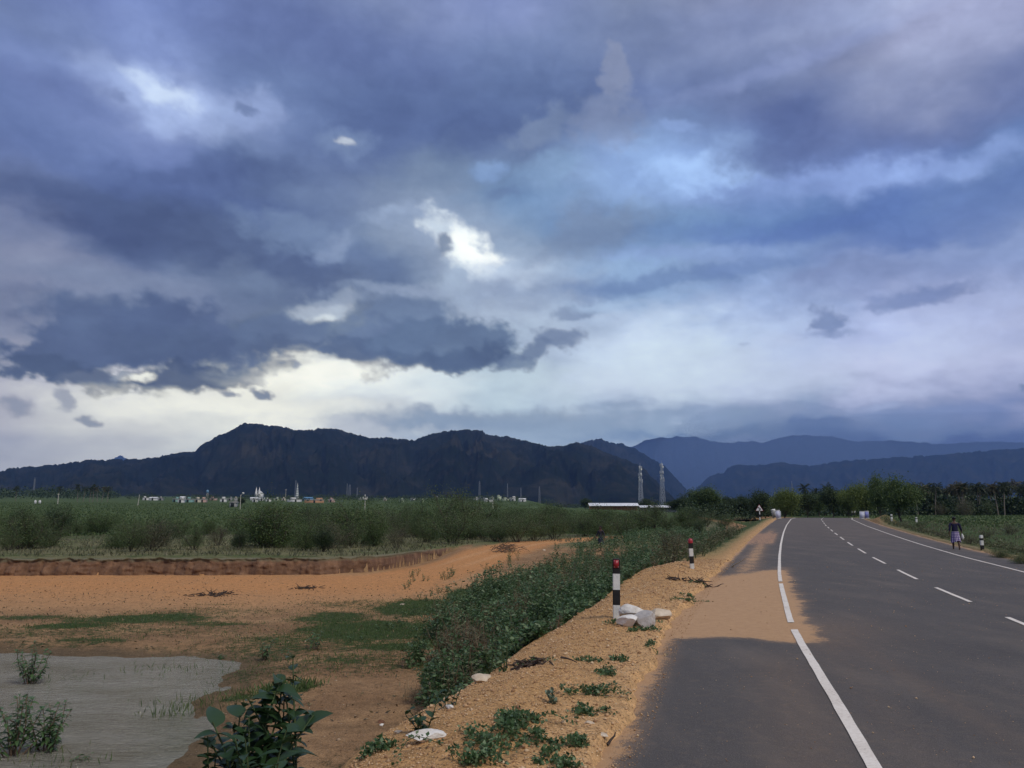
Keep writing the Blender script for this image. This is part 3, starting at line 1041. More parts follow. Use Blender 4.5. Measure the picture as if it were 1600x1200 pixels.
# ----------------------------------------------------------------- hills
hill_m = bpy.data.materials.new('scrub_hillside')
hill_m.use_nodes = True
_nt = NT(hill_m.node_tree)
_b = _nt.n['Principled BSDF']
_pos = _nt.new('ShaderNodeTexCoord').outputs['Object']
_n1 = _nt.noise(_pos, .0035, 8, .65)
_n2 = _nt.noise(_pos, .02, 6, .7)
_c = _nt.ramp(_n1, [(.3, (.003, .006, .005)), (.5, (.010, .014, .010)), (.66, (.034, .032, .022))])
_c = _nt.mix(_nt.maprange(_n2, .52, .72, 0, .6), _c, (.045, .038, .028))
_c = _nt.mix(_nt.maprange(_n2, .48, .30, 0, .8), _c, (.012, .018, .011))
_nt.put(_b.inputs['Base Color'], _c)
_b.inputs['Roughness'].default_value = 1
_b.inputs['Specular IOR Level'].default_value = 0


def ridge(picks, dist, depth, base_py=779, seed=0, n=420, spur=.16, rough=1.2, wob=1.0):
    """a hill range whose crest follows the skyline; real slopes with spurs and gullies in front and a back slope"""
    px = np.linspace(picks[0][0], picks[-1][0], n)
    py = np.interp(px, [p[0] for p in picks], [p[1] for p in picks])
    py = py + (5.5 * fbm(px * .075, 0 * px, 0, 6, .68, seed) + 1.3 * gnoise(px * .31, 0 * px, 0, seed + 2)) * rough
    a = np.arctan2((px - 800) / FOC, 1.0)
    rows = 60
    tt = np.concatenate([np.linspace(0, 1, rows), 1 + np.linspace(.08, .8, 9)])
    dcrest = dist + wob * depth * .25 * fbm(px * .009, 0 * px, 3, 3, .5, seed + 9)
    hc = np.array([(CAM_Z + dcrest[i] * slope_at(py[i])) for i in range(n)])
    zb = CAM_Z + (dist - depth) * slope_at(base_py + 3)
    V = []
    for t in tt:
        rr = dcrest - depth * (1 - t) if t <= 1 else dcrest + depth * (t - 1)
        x, y = rr * np.tan(a), rr
        if t <= 1:
            prof = t ** 1.25 * (1 - .35 * t * (1 - t))
            env = (4 * t * (1 - t)) ** .8
            wv = px * .016 * dist / 4500 + (1 - t) * .5 * gnoise(px * .006, 0 * px, 0, seed + 31) * 3 + .45 * gnoise(px * .012, 0 * px + t * 1.6, 0, seed)
            sp_ = fbm(wv, 0 * px + t * 1.5, 0, 6, .6, seed + 4, 'r')
            sm = fbm(x * .006, y * .006, 0, 5, .6, seed + 5, 'r')
            h = zb + (hc - zb) * (prof + spur * env * (sp_ - .15) + .09 * env * sm)
            # keep the slopes under the line of sight to the crest
            lim = CAM_Z + (hc - CAM_Z) * rr / dcrest * (.985 if t < 1 else 1)
            h = np.minimum(h, lim) if t < 1 else hc
            if t == 0:
                h = h * 0 + zb - 30
        else:
            h = hc - (hc - zb) * ((t - 1) / .8) ** 1.2
        V.append(np.stack([x, y, h], -1))
    V = np.stack(V, 1)
    o = mesh_obj('hills', V.reshape(-1, 3), grid_faces(n, len(tt))[:, ::-1], hill_m, smooth=True)
    tag(o, kind='structure')
    return o


A_R = [(-420, 752), (-250, 748), (-100, 745), (-40, 740), (0, 737), (25, 731), (80, 727), (140, 719), (190, 718), (240, 716), (270, 708), (305, 705), (315, 695), (335, 683), (365, 670), (378, 661), (400, 662), (440, 667), (465, 672), (495, 670), (520, 669), (540, 675), (575, 684), (595, 683), (610, 684), (640, 688), (655, 685), (690, 674), (715, 672), (745, 671), (760, 678), (795, 683), (830, 691), (855, 697), (882, 697), (902, 690), (925, 698), (945, 706), (960, 712), (975, 717), (1000, 728), (1015, 742), (1035, 762), (1052, 780)]
B_R = [(840, 740), (880, 705), (902, 694), (922, 688), (937, 686), (952, 691), (975, 694), (990, 700), (1010, 712), (1040, 730), (1070, 765)]
C_R = [(850, 720), (900, 712), (960, 706), (990, 697), (1010, 687), (1025, 685), (1060, 682), (1087, 683), (1112, 689), (1137, 692), (1175, 689), (1192, 692), (1220, 684), (1240, 680), (1260, 680), (1300, 682), (1340, 690), (1400, 688), (1470, 694), (1540, 690), (1620, 692), (1800, 700), (2000, 720)]
D_R = [(1070, 778), (1095, 755), (1102, 747), (1115, 741), (1130, 739), (1136, 731), (1150, 726), (1180, 727), (1220, 722), (1260, 728), (1320, 720), (1380, 716), (1450, 712), (1520, 706), (1600, 700), (1700, 700), (2000, 720)]
F_R = [(120, 735), (165, 722), (180, 716), (190, 711), (198, 716), (215, 722), (250, 735)]
ridge(A_R, 3600, 1400, seed=101, n=900, spur=.34)
ridge(B_R, 6600, 1300, base_py=800, seed=202, n=200, spur=.22)
ridge(D_R, 8200, 1600, base_py=806, seed=404, n=300, spur=.25)
ridge(C_R, 13800, 1800, base_py=806, seed=303, n=360, rough=.8, spur=.2)
ridge(F_R, 14200, 900, seed=505, n=80, rough=.7)

# ----------------------------------------------------------------- plants
rng = np.random.default_rng(7)

M_TREE_MID = leafmat('mid_green_leaves', (.050, .088, .028), (.080, .125, .038), (.14, .18, .058), .32)
M_SHRUB = leafmat('thorn_leaves', (.055, .090, .032), (.085, .128, .044), (.145, .175, .068), .3)
M_SHRUB_OLIVE = leafmat('dusty_olive_leaves', (.085, .092, .048), (.125, .125, .066), (.18, .165, .095), .3)
M_WEED = leafmat('weed_leaves', (.042, .088, .032), (.075, .140, .052), (.20, .27, .14), .32, .40)  # palest leaves carry painted highlights, light put into the leaf colour
M_TREE = leafmat('dark_tree_leaves', (.022, .040, .016), (.036, .062, .022), (.070, .098, .034), .25)
M_TREE_LIGHT = leafmat('yellow_green_leaves', (.085, .125, .032), (.13, .175, .045), (.20, .24, .065), .35)
M_PALM = leafmat('palm_fronds', (.016, .030, .014), (.032, .050, .022), (.085, .100, .050), .15, .4)
M_PALM_TAN = leafmat('painted_lit_fronds', (.05, .05, .024), (.12, .105, .05), (.22, .19, .11), .15, .4)  # sunlit copy of the palm fronds, the light is put into the colour
M_BIGLEAF = leafmat('broad_dark_leaves', (.018, .042, .017), (.028, .062, .023), (.055, .10, .036), .25, .40)
M_GRASS = leafmat('grass_blades', (.055, .095, .025), (.075, .13, .035), (.15, .16, .06), .3)
M_DRY = leafmat('dry_straw', (.26, .19, .10), (.34, .26, .15), (.44, .35, .22), .2)
M_GREYLEAF = leafmat('pale_grey_leaves', (.10, .15, .10), (.15, .20, .14), (.20, .25, .17), .2)
M_CROP = leafmat('crop_leaves', (.065, .105, .036), (.090, .135, .046), (.12, .155, .06), .3)
M_BARK = pmat('dark_bark', (.075, .058, .045), var=.4, scale=20)
M_PALMBARK = pmat('palm_trunk_bark', (.17, .145, .12), var=.3, scale=9)
M_STEM = pmat('green_stem', (.07, .10, .04), var=.3, scale=30)
M_DRYSTEM = pmat('dry_brown_stem', (.17, .11, .07), var=.3, scale=30)


def unit(v):
    return v / np.maximum(1e-9, np.linalg.norm(v, axis=-1, keepdims=True))


def leaf_geo(P, D, L, W, rg, fold=.25, droop=0.0):
    """kite leaves: two triangles each, folded on the midrib"""
    n = len(P)
    D = unit(D)
    ref = unit(rg.normal(size=(n, 3)) * .6 + np.array([0, 0, 1.0]))
    Sd = unit(np.cross(D, ref))
    U = unit(np.cross(Sd, D))
    L = np.broadcast_to(np.asarray(L, float), (n,))[:, None]
    W = np.broadcast_to(np.asarray(W, float), (n,))[:, None]
    mid = P + D * L * .42
    v = np.stack([P, mid + Sd * W * .5 + U * W * fold, P + D * L - U * L * droop, mid - Sd * W * .5 + U * W * fold], 1)
    k = np.arange(n) * 4
    f = np.concatenate([np.stack([k, k + 1, k + 2], 1), np.stack([k, k + 2, k + 3], 1)])
    return v.reshape(-1, 3), f


class Geo:
    def __init__(self):
        self.v, self.f, self.m, self.n = [], [], [], 0

    def add(self, v, f, mi=0):
        v = np.asarray(v, float).reshape(-1, 3)
        f = np.asarray(f, int)
        self.v.append(v)
        self.f.append(f + self.n)
        self.m.append(np.full(len(f), mi))
        self.n += len(v)
        return self

    def tube(self, pts, rad, sides=5, mi=0, cap=False):
        pts = np.asarray(pts, float)
        n = len(pts)
        rad = np.broadcast_to(np.asarray(rad, float), (n,))
        T = unit(np.gradient(pts, axis=0))
        ref = np.array([0, 0, 1.0]) if abs(T[0][2]) < .9 else np.array([1.0, 0, 0])
        A = unit(np.cross(T, ref))
        B = np.cross(T, A)
        an = np.linspace(0, 2 * np.pi, sides, endpoint=False)
        ring = pts[:, None] + rad[:, None, None] * (np.cos(an)[None, :, None] * A[:, None] + np.sin(an)[None, :, None] * B[:, None])
        i, j = np.meshgrid(np.arange(n - 1), np.arange(sides), indexing='ij')
        j2 = (j + 1) % sides
        f = np.stack([i * sides + j, i * sides + j2, (i + 1) * sides + j2, (i + 1) * sides + j], -1).reshape(-1, 4)
        self.add(ring.reshape(-1, 3), f, mi)
        if cap:
            base = (n - 1) * sides
            self.add([pts[-1]] + list(ring[-1]), [[0, 1 + q, 1 + (q + 1) % sides] for q in range(sides)], mi)
            self.add([pts[0]] + list(ring[0]), [[0, 1 + (q + 1) % sides, 1 + q] for q in range(sides)], mi)
        return self

    def box(self, c, size, rz=0.0, mi=0, ry=0.0, rx=0.0):
        sx, sy, sz = [q / 2 for q in size]
        v = np.array([(x, y, z) for x in (-sx, sx) for y in (-sy, sy) for z in (-sz, sz)])
        M = np.array(Euler((rx, ry, rz)).to_matrix())
        v = v @ M.T + np.array(c)
        self.add(v, [(0, 1, 3, 2), (4, 6, 7, 5), (0, 4, 5, 1), (2, 3, 7, 6), (0, 2, 6, 4), (1, 5, 7, 3)], mi)
        return self

    def mesh(self, name, mats, smooth=False):
        V = np.concatenate(self.v)
        tri = [(f, m) for f, m in zip(self.f, self.m) if len(f) and f.shape[1] == 3]
        quad = [(f, m) for f, m in zip(self.f, self.m) if len(f) and f.shape[1] == 4]
        F, MI = [], []
        for grp in (tri, quad):
            if grp:
                F.append(np.concatenate([g[0] for g in grp]))
                MI.append(np.concatenate([g[1] for g in grp]))
        return mesh_obj(name, V, F, mats, smooth=smooth, fmat=np.concatenate(MI), link=False)


def link(name, me, parent=None, loc=(0, 0, 0)):
    o = bpy.data.objects.new(name, me)
    COL.objects.link(o)
    if parent is not None:
        o.parent = parent
    o.location = loc
    return o


def empty(name, loc, rz=0.0, label=None, cat=None, group=None, scale=1.0):
    o = bpy.data.objects.new(name, None)
    COL.objects.link(o)
    o.empty_display_size = .2
    o.location = loc
    o.rotation_euler = (0, 0, rz)
    o.scale = (scale, scale, scale) if np.isscalar(scale) else scale
    return tag(o, label, cat, group)


def wander(p0, d0, length, n, rg, curl=.25, up=0.0):
    p, d = [np.array(p0, float)], unit(np.array(d0, float))
    for _ in range(n):
        d = unit(d + rg.normal(size=3) * curl + np.array([0, 0, up]))
        p.append(p[-1] + d * length / n)
    return np.array(p), d


def woody(seed, h, spread, n_leaf, leaf, mats, stems=5, trunk=0.0, leafw=.6, clump=.16, flat=.8, up=.12, fill=.35, trunk_r=.06):
    """a shrub or tree: (wood mesh, crown mesh); branches split twice and leaves gather round the outer twigs"""
    rg = np.random.default_rng(seed)
    W = Geo()
    tips = []
    base = []
    if trunk > 0:
        pts, d = wander((0, 0, -.25), (rg.normal() * .08, rg.normal() * .08, 1), trunk + .25, 5, rg, .10)
        W.tube(pts, np.linspace(trunk_r, trunk_r * .7, 6), 7)
        base = [(pts[-1], trunk_r * .6)] * stems
    else:
        base = [(np.array((rg.normal() * .08, rg.normal() * .08, -.15)), trunk_r)] * stems
    for i, (b, r0) in enumerate(base):
        a = 2 * math.pi * (i + rg.random() * .7) / stems
        tilt = rg.uniform(.35, 1.0)
        d0 = np.array([math.cos(a) * tilt * spread / h, math.sin(a) * tilt * spread / h, 1.0])
        L1 = (h - trunk) * rg.uniform(.5, .7)
        p1, d1 = wander(b, d0, L1, 5, rg, .16, up)
        W.tube(p1, np.linspace(r0 * .75, r0 * .35, 6), 5)
        for k in range(rg.integers(4, 7)):
            q = p1[rg.integers(2, 6)]
            a2 = rg.uniform(0, 2 * math.pi)
            d2 = unit(d1 + np.array([math.cos(a2), math.sin(a2), rg.uniform(-.1, .7)]) * .9)
            L2 = (h - trunk) * rg.uniform(.25, .45)
            p2, d3 = wander(q, d2, L2, 4, rg, .2, up * .6)
            W.tube(p2, np.linspace(r0 * .32, r0 * .12, 5), 4)
            tips += [(p2[j], d3) for j in (2, 3, 4)]
            for _ in range(2):
                a3 = rg.uniform(0, 2 * math.pi)
                p3, d4 = wander(p2[3], unit(d3 + np.array([math.cos(a3), math.sin(a3), rg.uniform(-.4, .5)])), L2 * .55, 3, rg, .25)
                W.tube(p3, np.linspace(r0 * .14, r0 * .06, 4), 3)
                tips += [(p3[j], d4) for j in (1, 2, 3)]
    tp = np.array([t[0] for t in tips])
    td = np.array([t[1] for t in tips])
    # keep some twigs bare, others dense: light and dark clumps
    wgt = rg.random(len(tp)) ** 2 + .08
    idx = rg.choice(len(tp), n_leaf, p=wgt / wgt.sum())
    P = tp[idx] + rg.normal(size=(n_leaf, 3)) * clump * h * np.array([1, 1, flat])
    P = P[P[:, 2] > .04 * h]
    idx = idx[:len(P)]
    D = td[idx] * .5 + rg.normal(size=(len(P), 3)) + np.array([0, 0, -.1])
    if trunk == 0:
        P[:, 2] = h * (np.maximum(P[:, 2], 0) / h) ** 1.45
    zs_ = h / max(.1, np.percentile(P[:, 2], 98.5))
    P[:, 2] *= zs_
    for q in W.v:
        q[:, 2] *= zs_
    v, f = leaf_geo(P, D, leaf * rg.uniform(.6, 1.3, len(P)), leaf * leafw * rg.uniform(.6, 1.2, len(P)), rg)
    return W.mesh('branches', [M_BARK]), Geo().add(v, f).mesh('crown', mats)


def plant_thing(name, protos, loc, rz, sc, label, cat, group=None, wood='branches', leafn='crown'):
    o = empty(name, loc, rz, label, cat, group, sc)
    link(wood, protos[0], o)
    link(leafn, protos[1], o)
    return o


# --- thorn shrubs beyond the dirt track
SHR = [woody(11 + i, 2.5, 2.7, 5200, .085, [M_SHRUB], stems=7, clump=.085, flat=.75, trunk_r=.05) for i in range(5)]
SHO = [woody(31 + i, 2.3, 2.8, 3600, .075, [M_SHRUB_OLIVE], stems=8, clump=.09, flat=.75, trunk_r=.045) for i in range(3)]
SHD = [woody(51 + i, 2.6, 1.8, 6500, .10, [M_TREE], stems=7, clump=.085, flat=.9, trunk_r=.05) for i in range(2)]


SHM = [woody(71 + i, 2.5, 2.6, 7500, .09, [M_TREE_MID], stems=8, clump=.10, flat=.85, trunk_r=.05) for i in range(3)]


def put_px(px, base_py, hpx):
    """ground point at a pixel and the height that spans hpx there"""
    p = G(px, base_py)
    return p, hpx * p[1] * .97 / FOC


def at_px0(px, y):
    x = (px - 800) / FOC * y / 1.02
    return (x, y, gz(x, y))


GRP = 'thorn shrubs between the dirt track and the fields'
named = [
 # px, base, height px, width factor, protos, label
 (90, 838, 46, 1.2, SHD[0], 'dense dark green round bush left of the pale gap in the scrub'),
 (28, 858, 60, 1.3, SHR[0], 'greyish twiggy thorn bush at the far left edge above the bank'),
 (420, 856, 72, 1.45, SHM[1], 'spreading umbrella shaped thorn tree with visible dark stem above the bank'),
 (235, 861, 54, 1.15, SHO[0], 'low olive brown thorn bush right above the cut bank'),
 (200, 862, 44, 1.2, SHR[2], 'dark tangled bush above the middle of the cut bank'),
 (712, 840, 74, 1.0, SHR[3], 'tall thin-stemmed thorn tree in the middle of the scrub line'),
 (742, 838, 68, 1.0, SHR[4], 'slim thorn tree just right of the tallest one in the scrub'),
 (505, 862, 38, 1.1, SHD[1], 'dark compact bush above the right end of the bank'),
 (560, 850, 64, 1.4, SHM[0], 'broad thorn bush behind the dark compact bush over the bank'),
 (1092, 842, 28, .8, SHD[0], 'small dark bush between the brown thorn bush and the road verge'),
 (1085, 822, 24, 1.0, SHD[1], 'small dark green bush in the field behind the striped posts'),
 (850, 838, 16, 2.2, SHO[2], 'low pale green scrub mound beside the far dirt track'),
]
for px, by, hp, wf, pr, lab in named:
    p, h = put_px(px, by, hp)
    sc = h / 2.5
    plant_thing('thorn_shrub', pr, (p[0], p[1], p[2] - .05), rng.uniform(0, 6.28), (sc * wf, sc * wf, sc), lab, 'shrub', GRP)
LANDMARKS = [(-40, 'just past the left edge'), (20, 'the far left edge'), (90, 'the white pole at left'), (140, 'the left palm clump'), (215, 'the leaning white pole'), (284, 'the teal houses'),
             (316, 'the pink house'), (375, 'the lamp pole'), (401, 'the twin church spires'), (463, 'the white tower'), (517, 'the pale pink house'), (570, 'the cross-arm pole'), (645, 'the gabled house'),
             (692, 'the tiny white house'), (749, 'the thin lattice mast'), (801, 'the framed white house'), (843, 'the short bright mast'), (881, 'the far pink house'), (930, 'the brick shed start'),
             (960, 'the brick shed'), (1002, 'the left telecom mast'), (1036, 'the right telecom mast'), (1088, 'the spreading tree'), (1143, 'the thin roadside pole'), (1187, 'the road sign')]
_used = {}


def shrub_label(px, by, hp, pi):
    row = 'front row' if by > 846 else 'middle row' if by > 829 else 'back row'
    lx, nm = min(LANDMARKS, key=lambda t: abs(t[0] - px))
    side = 'left of' if px < lx - 6 else 'right of' if px > lx + 6 else 'straight below'
    look = ('low ' if hp < 28 else 'tall ' if hp > 42 else '') + ('olive' if 10 <= pi < 13 else 'dark' if pi == 13 else 'fresh' if pi > 13 else 'green')
    base = f'{look} thorn shrub in {row}, {side} {nm}'
    k = _used.get(base, 0)
    _used[base] = k + 1
    return base + ('' if k == 0 else (', fuller one', ', narrower one', ', smallest one')[min(k - 1, 2)])


p = at_px0(1050, 27.0)
sc = (CAM_Z + 27.0 * slope_at(824) - p[2]) / 2.5
plant_thing('thorn_shrub', SHO[1], p, 2.0, (sc * .95, sc * .95, sc), 'brownish olive thorn bush just left of the second guard stone', 'shrub', GRP)
spots = []
for px in np.arange(-60, 1010, 36):
    spots.append((px + rng.uniform(-10, 10), 857 + rng.uniform(-5, 3) - (10 if px > 640 else 0) - (7 if px > 840 else 0), rng.uniform(34, 52)))
for px in np.arange(-50, 1080, 21):
    spots.append((px + rng.uniform(-9, 9), rng.uniform(830, 846) - (6 if px > 800 else 0), rng.uniform(30, 46)))
for px in np.arange(430, 1180, 17):
    spots.append((px + rng.uniform(-9, 9), rng.uniform(818, 828), rng.uniform(22, 34) if px < 870 else rng.uniform(14, 23)))
pool = SHR + SHR + SHO + SHD[:1] + SHM + SHM
for i, (px, by, hp) in enumerate(spots):
    if 95 < px < 175 and 838 < by or (px > 1000 and by > 832):
        continue
    if 60 < px < 400 and 830 < by < 850 and i % 2:
        continue
    if px < 420:
        hp *= .80
    if px > 870 and by > 828:
        hp *= .75
    p, h = put_px(px, by, hp)
    if s_of(p[0], p[1]) > -9 or h > 5:
        continue
    sc = h / 2.5
    wf = rng.uniform(1.0, 1.5) * (1.0 if hp > 26 else 1.25)
    pr_ = rng.integers(len(pool))
    plant_thing('thorn_shrub', pool[pr_], (p[0], p[1], p[2] - .05), rng.uniform(0, 6.28), (sc * wf, sc * wf, sc),
                shrub_label(px, by, hp, pr_), 'shrub', GRP)
# scattered shrubs in the fields on the right
for px, by, hp, pr, lab in [(1540, 840, 16, SHO[0], 'low olive bush in the right field behind the striped stone'), (1580, 836, 18, SHO[1], 'olive bush at the right edge of the right field'),
                            (1440, 826, 12, SHR[1], 'small bush in the right field near the far white stones'), (1470, 838, 12, SHO[2], 'low dry bush left of the walking man'),
                            (1560, 874, 20, SHR[2], 'leafy roadside bush below the striped stone on the right'), (1596, 884, 24, SHR[3], 'leafy roadside bush at the right edge of the photo'),
                            (1515, 850, 14, SHO[1], 'low yellowish bush between the walking man and the striped stone')]:
    p, h = put_px(px, by, hp)
    sc = h / 2.5
    plant_thing('field_bush', pr, (p[0], p[1], p[2] - .05), rng.uniform(0, 6.28), (sc * 1.6, sc * 1.6, sc), lab, 'bush')


# --- weeds thicket along the embankment
def weed(rg, h, n_leaf, leaf, W, Lf, base, lean=.25, stems=4, leafw=.5):
    for k in range(stems):
        a = rg.uniform(0, 6.28)
        hh = h * rg.uniform(.65, 1.05)
        pts, d = wander(base, (math.cos(a) * lean, math.sin(a) * lean, 1), hh, 4, rg, .14, .05)
        W.tube(pts, np.linspace(.011, .004, 5), 3)
        m = max(3, n_leaf // stems)
        t = rg.uniform(.18, 1.0, m) ** .8 * 4
        i = np.minimum(t.astype(int), 3)
        P = pts[i] + (pts[i + 1] - pts[i]) * (t - i)[:, None]
        an = rg.uniform(0, 6.28, m)
        D = np.stack([np.cos(an), np.sin(an), rg.uniform(-.35, .75, m)], -1)
        reach = rg.uniform(.0, .16, m) * (1.25 - t / 4)
        P = P + unit(D) * reach[:, None] * h
        Lf.append((P, D, leaf * rg.uniform(.55, 1.25, m)))


def build_weeds(name, spots_, leaf, mats, leafw=.5, droop=.12, kind='stuff', seed=1, per=100, stems=4, lean=.25, cut=None):
    rg = np.random.default_rng(seed)
    W, Lf = Geo(), []
    for x, y, z, h in spots_:
        weed(rg, h, int(per * h), leaf, W, Lf, (x, y, z - .05), lean, stems)
    P = np.concatenate([a for a, _, _ in Lf])
    D = np.concatenate([a for _, a, _ in Lf])
    L = np.concatenate([a for _, _, a in Lf])
    v, f = leaf_geo(P, D, L, L * leafw, rg, .18, droop)
    W.add(v, f, 1)
    o = link(name, W.mesh(name, mats))
    if kind:
        tag(o, kind=kind)
    return o


spots_ = []
rg_h = np.random.default_rng(5)
for _ in range(3600):
    y = 12.0 + 35.5 * rg_h.random() ** 1.15
    s0 = -3.55
    s1 = np.interp(y, [12, 13, 15, 18, 26, 36, 48], [-4.6, -5.4, -6.4, -7.8, -9.8, -11, -12.5])
    s_ = s0 + (s1 - s0) * rg_h.random()
    x = float(at_road(s_, y))
    t = (s_ - s0) / (s1 - s0)
    if fbm(np.array([x * .5]), np.array([y * .5]), 0, 3, .5, 55)[0] < -.22 + .2 * (t > .8):
        continue
    z = gz(x, y)
    top = np.interp(y, [9, 12, 18, 30, 45], [-.62, -.22, .10, .22, .45]) * (1 - t) + (-.75 if y < 20 else -.5) * t
    lump = float(np.clip(.95 + 1.1 * fbm(np.array([x * .75]), np.array([y * .55]), 0, 2, .5, 57)[0], .45, 1.5))
    h = np.clip((top - z) * rg_h.uniform(.7, 1.12) * lump, .3, 2.3)
    spots_.append((x, y, z, h))
    if len(spots_) > 1250:
        break
k_ = len(spots_)
kind_ = [fbm(np.array([a * .33]), np.array([b * .33]), 3, 2, .5, 66)[0] + rg_h.normal() * .10 for a, b, _, _ in spots_]
o = build_weeds('pale_weeds', [q for q, k in zip(spots_, kind_) if k > .16], .075, [M_DRYSTEM, M_SHRUB_OLIVE], .36, per=120, seed=4, stems=5, lean=.18)
o['label'] = 'paler narrow-leaved weeds mixed into the thicket'
o = build_weeds('weed_thicket', [q for q, k in zip(spots_, kind_) if k <= .16], .10, [M_STEM, M_WEED], .5, per=110, seed=3)
o['label'] = 'dense dark green leafy weeds along the foot of the road embankment'

# loose weeds at the rims of the thicket and in the grass
rim = []
for px, py, h in [(785, 885, .7), (800, 880, .8), (700, 905, .5), (715, 900, .6), (765, 893, .6), (650, 905, .45), (660, 912, .4), (640, 918, .35), (880, 862, .6), (905, 858, .6), (690, 1020, .35),
                  (700, 1028, .4), (735, 1045, .45), (770, 1055, .5), (760, 1040, .5), (790, 1045, .55), (670, 990, .35), (620, 975, .3), (600, 985, .3), (640, 960, .35), (560, 1000, .2), (730, 1010, .45), (680, 960, .45),
                  (700, 975, .4), (720, 940, .5), (690, 925, .4), (740, 955, .5), (660, 935, .35), (655, 985, .3)]:
    for k in range(3):
        p = G(px + rg_h.uniform(-14, 14), py + rg_h.uniform(-5, 5))
        rim.append((p[0], p[1], p[2], h * rg_h.uniform(.7, 1.1)))
o = build_weeds('rim_weeds', rim, .075, [M_STEM, M_WEED], .45, per=85, seed=9, stems=3)
o['label'] = 'loose green weeds around the edge of the thicket'
# roadside growth farther along the left verge and on the right verge
far_w = []
for _ in range(620):
    y = rg_h.uniform(25, 92)
    s_ = rg_h.uniform(-7.5, -2.7) - .02 * y * (y > 60)
    x = float(at_road(s_, y))
    far_w.append((x, y, gz(x, y), rg_h.uniform(.35, .9)))
for _ in range(330):
    y = rg_h.uniform(21, 80)
    s_ = 8.75 + abs(rg_h.normal()) * 1.8
    x = float(at_road(s_, y))
    far_w.append((x, y, gz(x, y), rg_h.uniform(.2, .6)))
o = build_weeds('roadside_weeds', far_w, .11, [M_STEM, M_SHRUB_OLIVE], .5, per=55, seed=19, stems=3)
o['label'] = 'dusty green and straw coloured weeds along both road verges'
far_w = []
for _ in range(260):
    y = rg_h.uniform(20, 34)
    s_ = 9.6 + abs(rg_h.normal()) * 1.2
    x = float(at_road(s_, y))
    far_w.append((x, y, gz(x, y), rg_h.uniform(.3, .6)))
for _ in range(300):
    y = rg_h.uniform(50, 95)
    s_ = rg_h.uniform(-14, -6)
    x = float(at_road(s_, y))
    far_w.append((x, y, gz(x, y), rg_h.uniform(.6, 1.4)))
o = build_weeds('verge_bushes', far_w, .13, [M_STEM, M_WEED], .6, per=60, seed=23, stems=3)
o['label'] = 'fresh green low bushes lining the verges'

# --- grass: short blades on the green patches, tufts elsewhere


def build_grass():
    rg = np.random.default_rng(77)
    P, Hh = [], []
    for a in GREEN:
        c = G(a[0], a[1])
        n = int(2600 * a[2] * a[3] * a[5] / max(1, (c[1] / 14) ** 1.0))
        n = min(n, 9000)
        an, rr = rg.uniform(0, 6.28, n), np.sqrt(rg.random(n))
        u, v = a[2] * rr * np.cos(an), a[3] * rr * np.sin(an)
        ca, sa = math.cos(R(a[4])), math.sin(R(a[4]))
        x, y = c[0] + ca * u - sa * v, c[1] + sa * u + ca * v
        m = ell(x, y, *a[:5], seed=int(a[0]))
        keep = rg.random(n) < m * a[5]
        x, y = x[keep], y[keep]
        P.append(np.stack([x, y, H(x, y)], -1))
        Hh.append(np.full(len(x), .055 + .05 * (a[5] >= 1)))
    P = np.concatenate(P)
    Hh = np.concatenate(Hh) * rg.uniform(.5, 1.5, len(P))
    D = np.stack([rg.normal(size=len(P)) * .45, rg.normal(size=len(P)) * .45, np.ones(len(P))], -1)
    v, f = leaf_geo(P, D, Hh, Hh * .16 + .004, rg, 0)
    o = link('grass', Geo().add(v, f).mesh('grass', [M_GRASS]))
    tag(o, kind='stuff')
    o['label'] = 'short green grass patches around the pond'
    # straw tufts and low field growth
    n = 9000
    y = rg.uniform(45, 100, n)
    x = y * rg.uniform(-.72, .3, n)
    k = ((y > bank_y(x) + .6) & (x < -3)) | (y > 70)
    k &= s_of(x, y) < -9
    x, y = x[k], y[k]
    P1 = np.stack([x, y, H(x, y)], -1)
    y = rg.uniform(20, 120, 9000)
    s_ = 9.6 + rg.random(9000) * 50
    x = at_road(s_, y)
    k = x < y * .8
    x, y = x[k], y[k]
    P2 = np.stack([x, y, H(x, y)], -1)
    P = np.concatenate([P1, P2])
    P = np.repeat(P, 3, 0) + rg.normal(size=(len(P) * 3, 3)) * np.array([.15, .15, 0])
    D = np.stack([rg.normal(size=len(P)) * .5, rg.normal(size=len(P)) * .5, np.ones(len(P))], -1)
    L = rg.uniform(.08, .32, len(P))
    v, f = leaf_geo(P, D, L, L * .28, rg, 0)
    o = link('field_grass', Geo().add(v, f).mesh('field_grass', [M_SHRUB_OLIVE]))
    tag(o, kind='stuff')
    # crops: rows of taller plants in the far fields
    n = 42000
    r = 95 + 330 * rg.random(n) ** 1.4
    a = np.radians(rg.uniform(-38, 14, n))
    x, y = np.sin(a) * r, np.cos(a) * r
    y = np.round(y / 2.2) * 2.2 + rg.normal(size=n) * .25
    k = s_of(x, y) < -16
    x, y = x[k], y[k]
    P = np.stack([x, y, H(x, y)], -1)
    y = rg.uniform(95, 215, 9000)
    x = y * rg.uniform(.42, .85, 9000)
    k = s_of(x, y) > 18
    P = np.concatenate([P, np.stack([x[k], y[k], H(x[k], y[k])], -1)])
    D = np.stack([rg.normal(size=len(P)) * .6, rg.normal(size=len(P)) * .6, np.ones(len(P))], -1)
    L = rg.uniform(.2, .42, len(P))
    v, f = leaf_geo(P, D, L, L * .9, rg, .2)
    o = link('crop_rows', Geo().add(v, f).mesh('crop_rows', [M_CROP]))
    tag(o, kind='stuff')
    o['label'] = 'green crops growing in the fields behind the scrub'


build_grass()


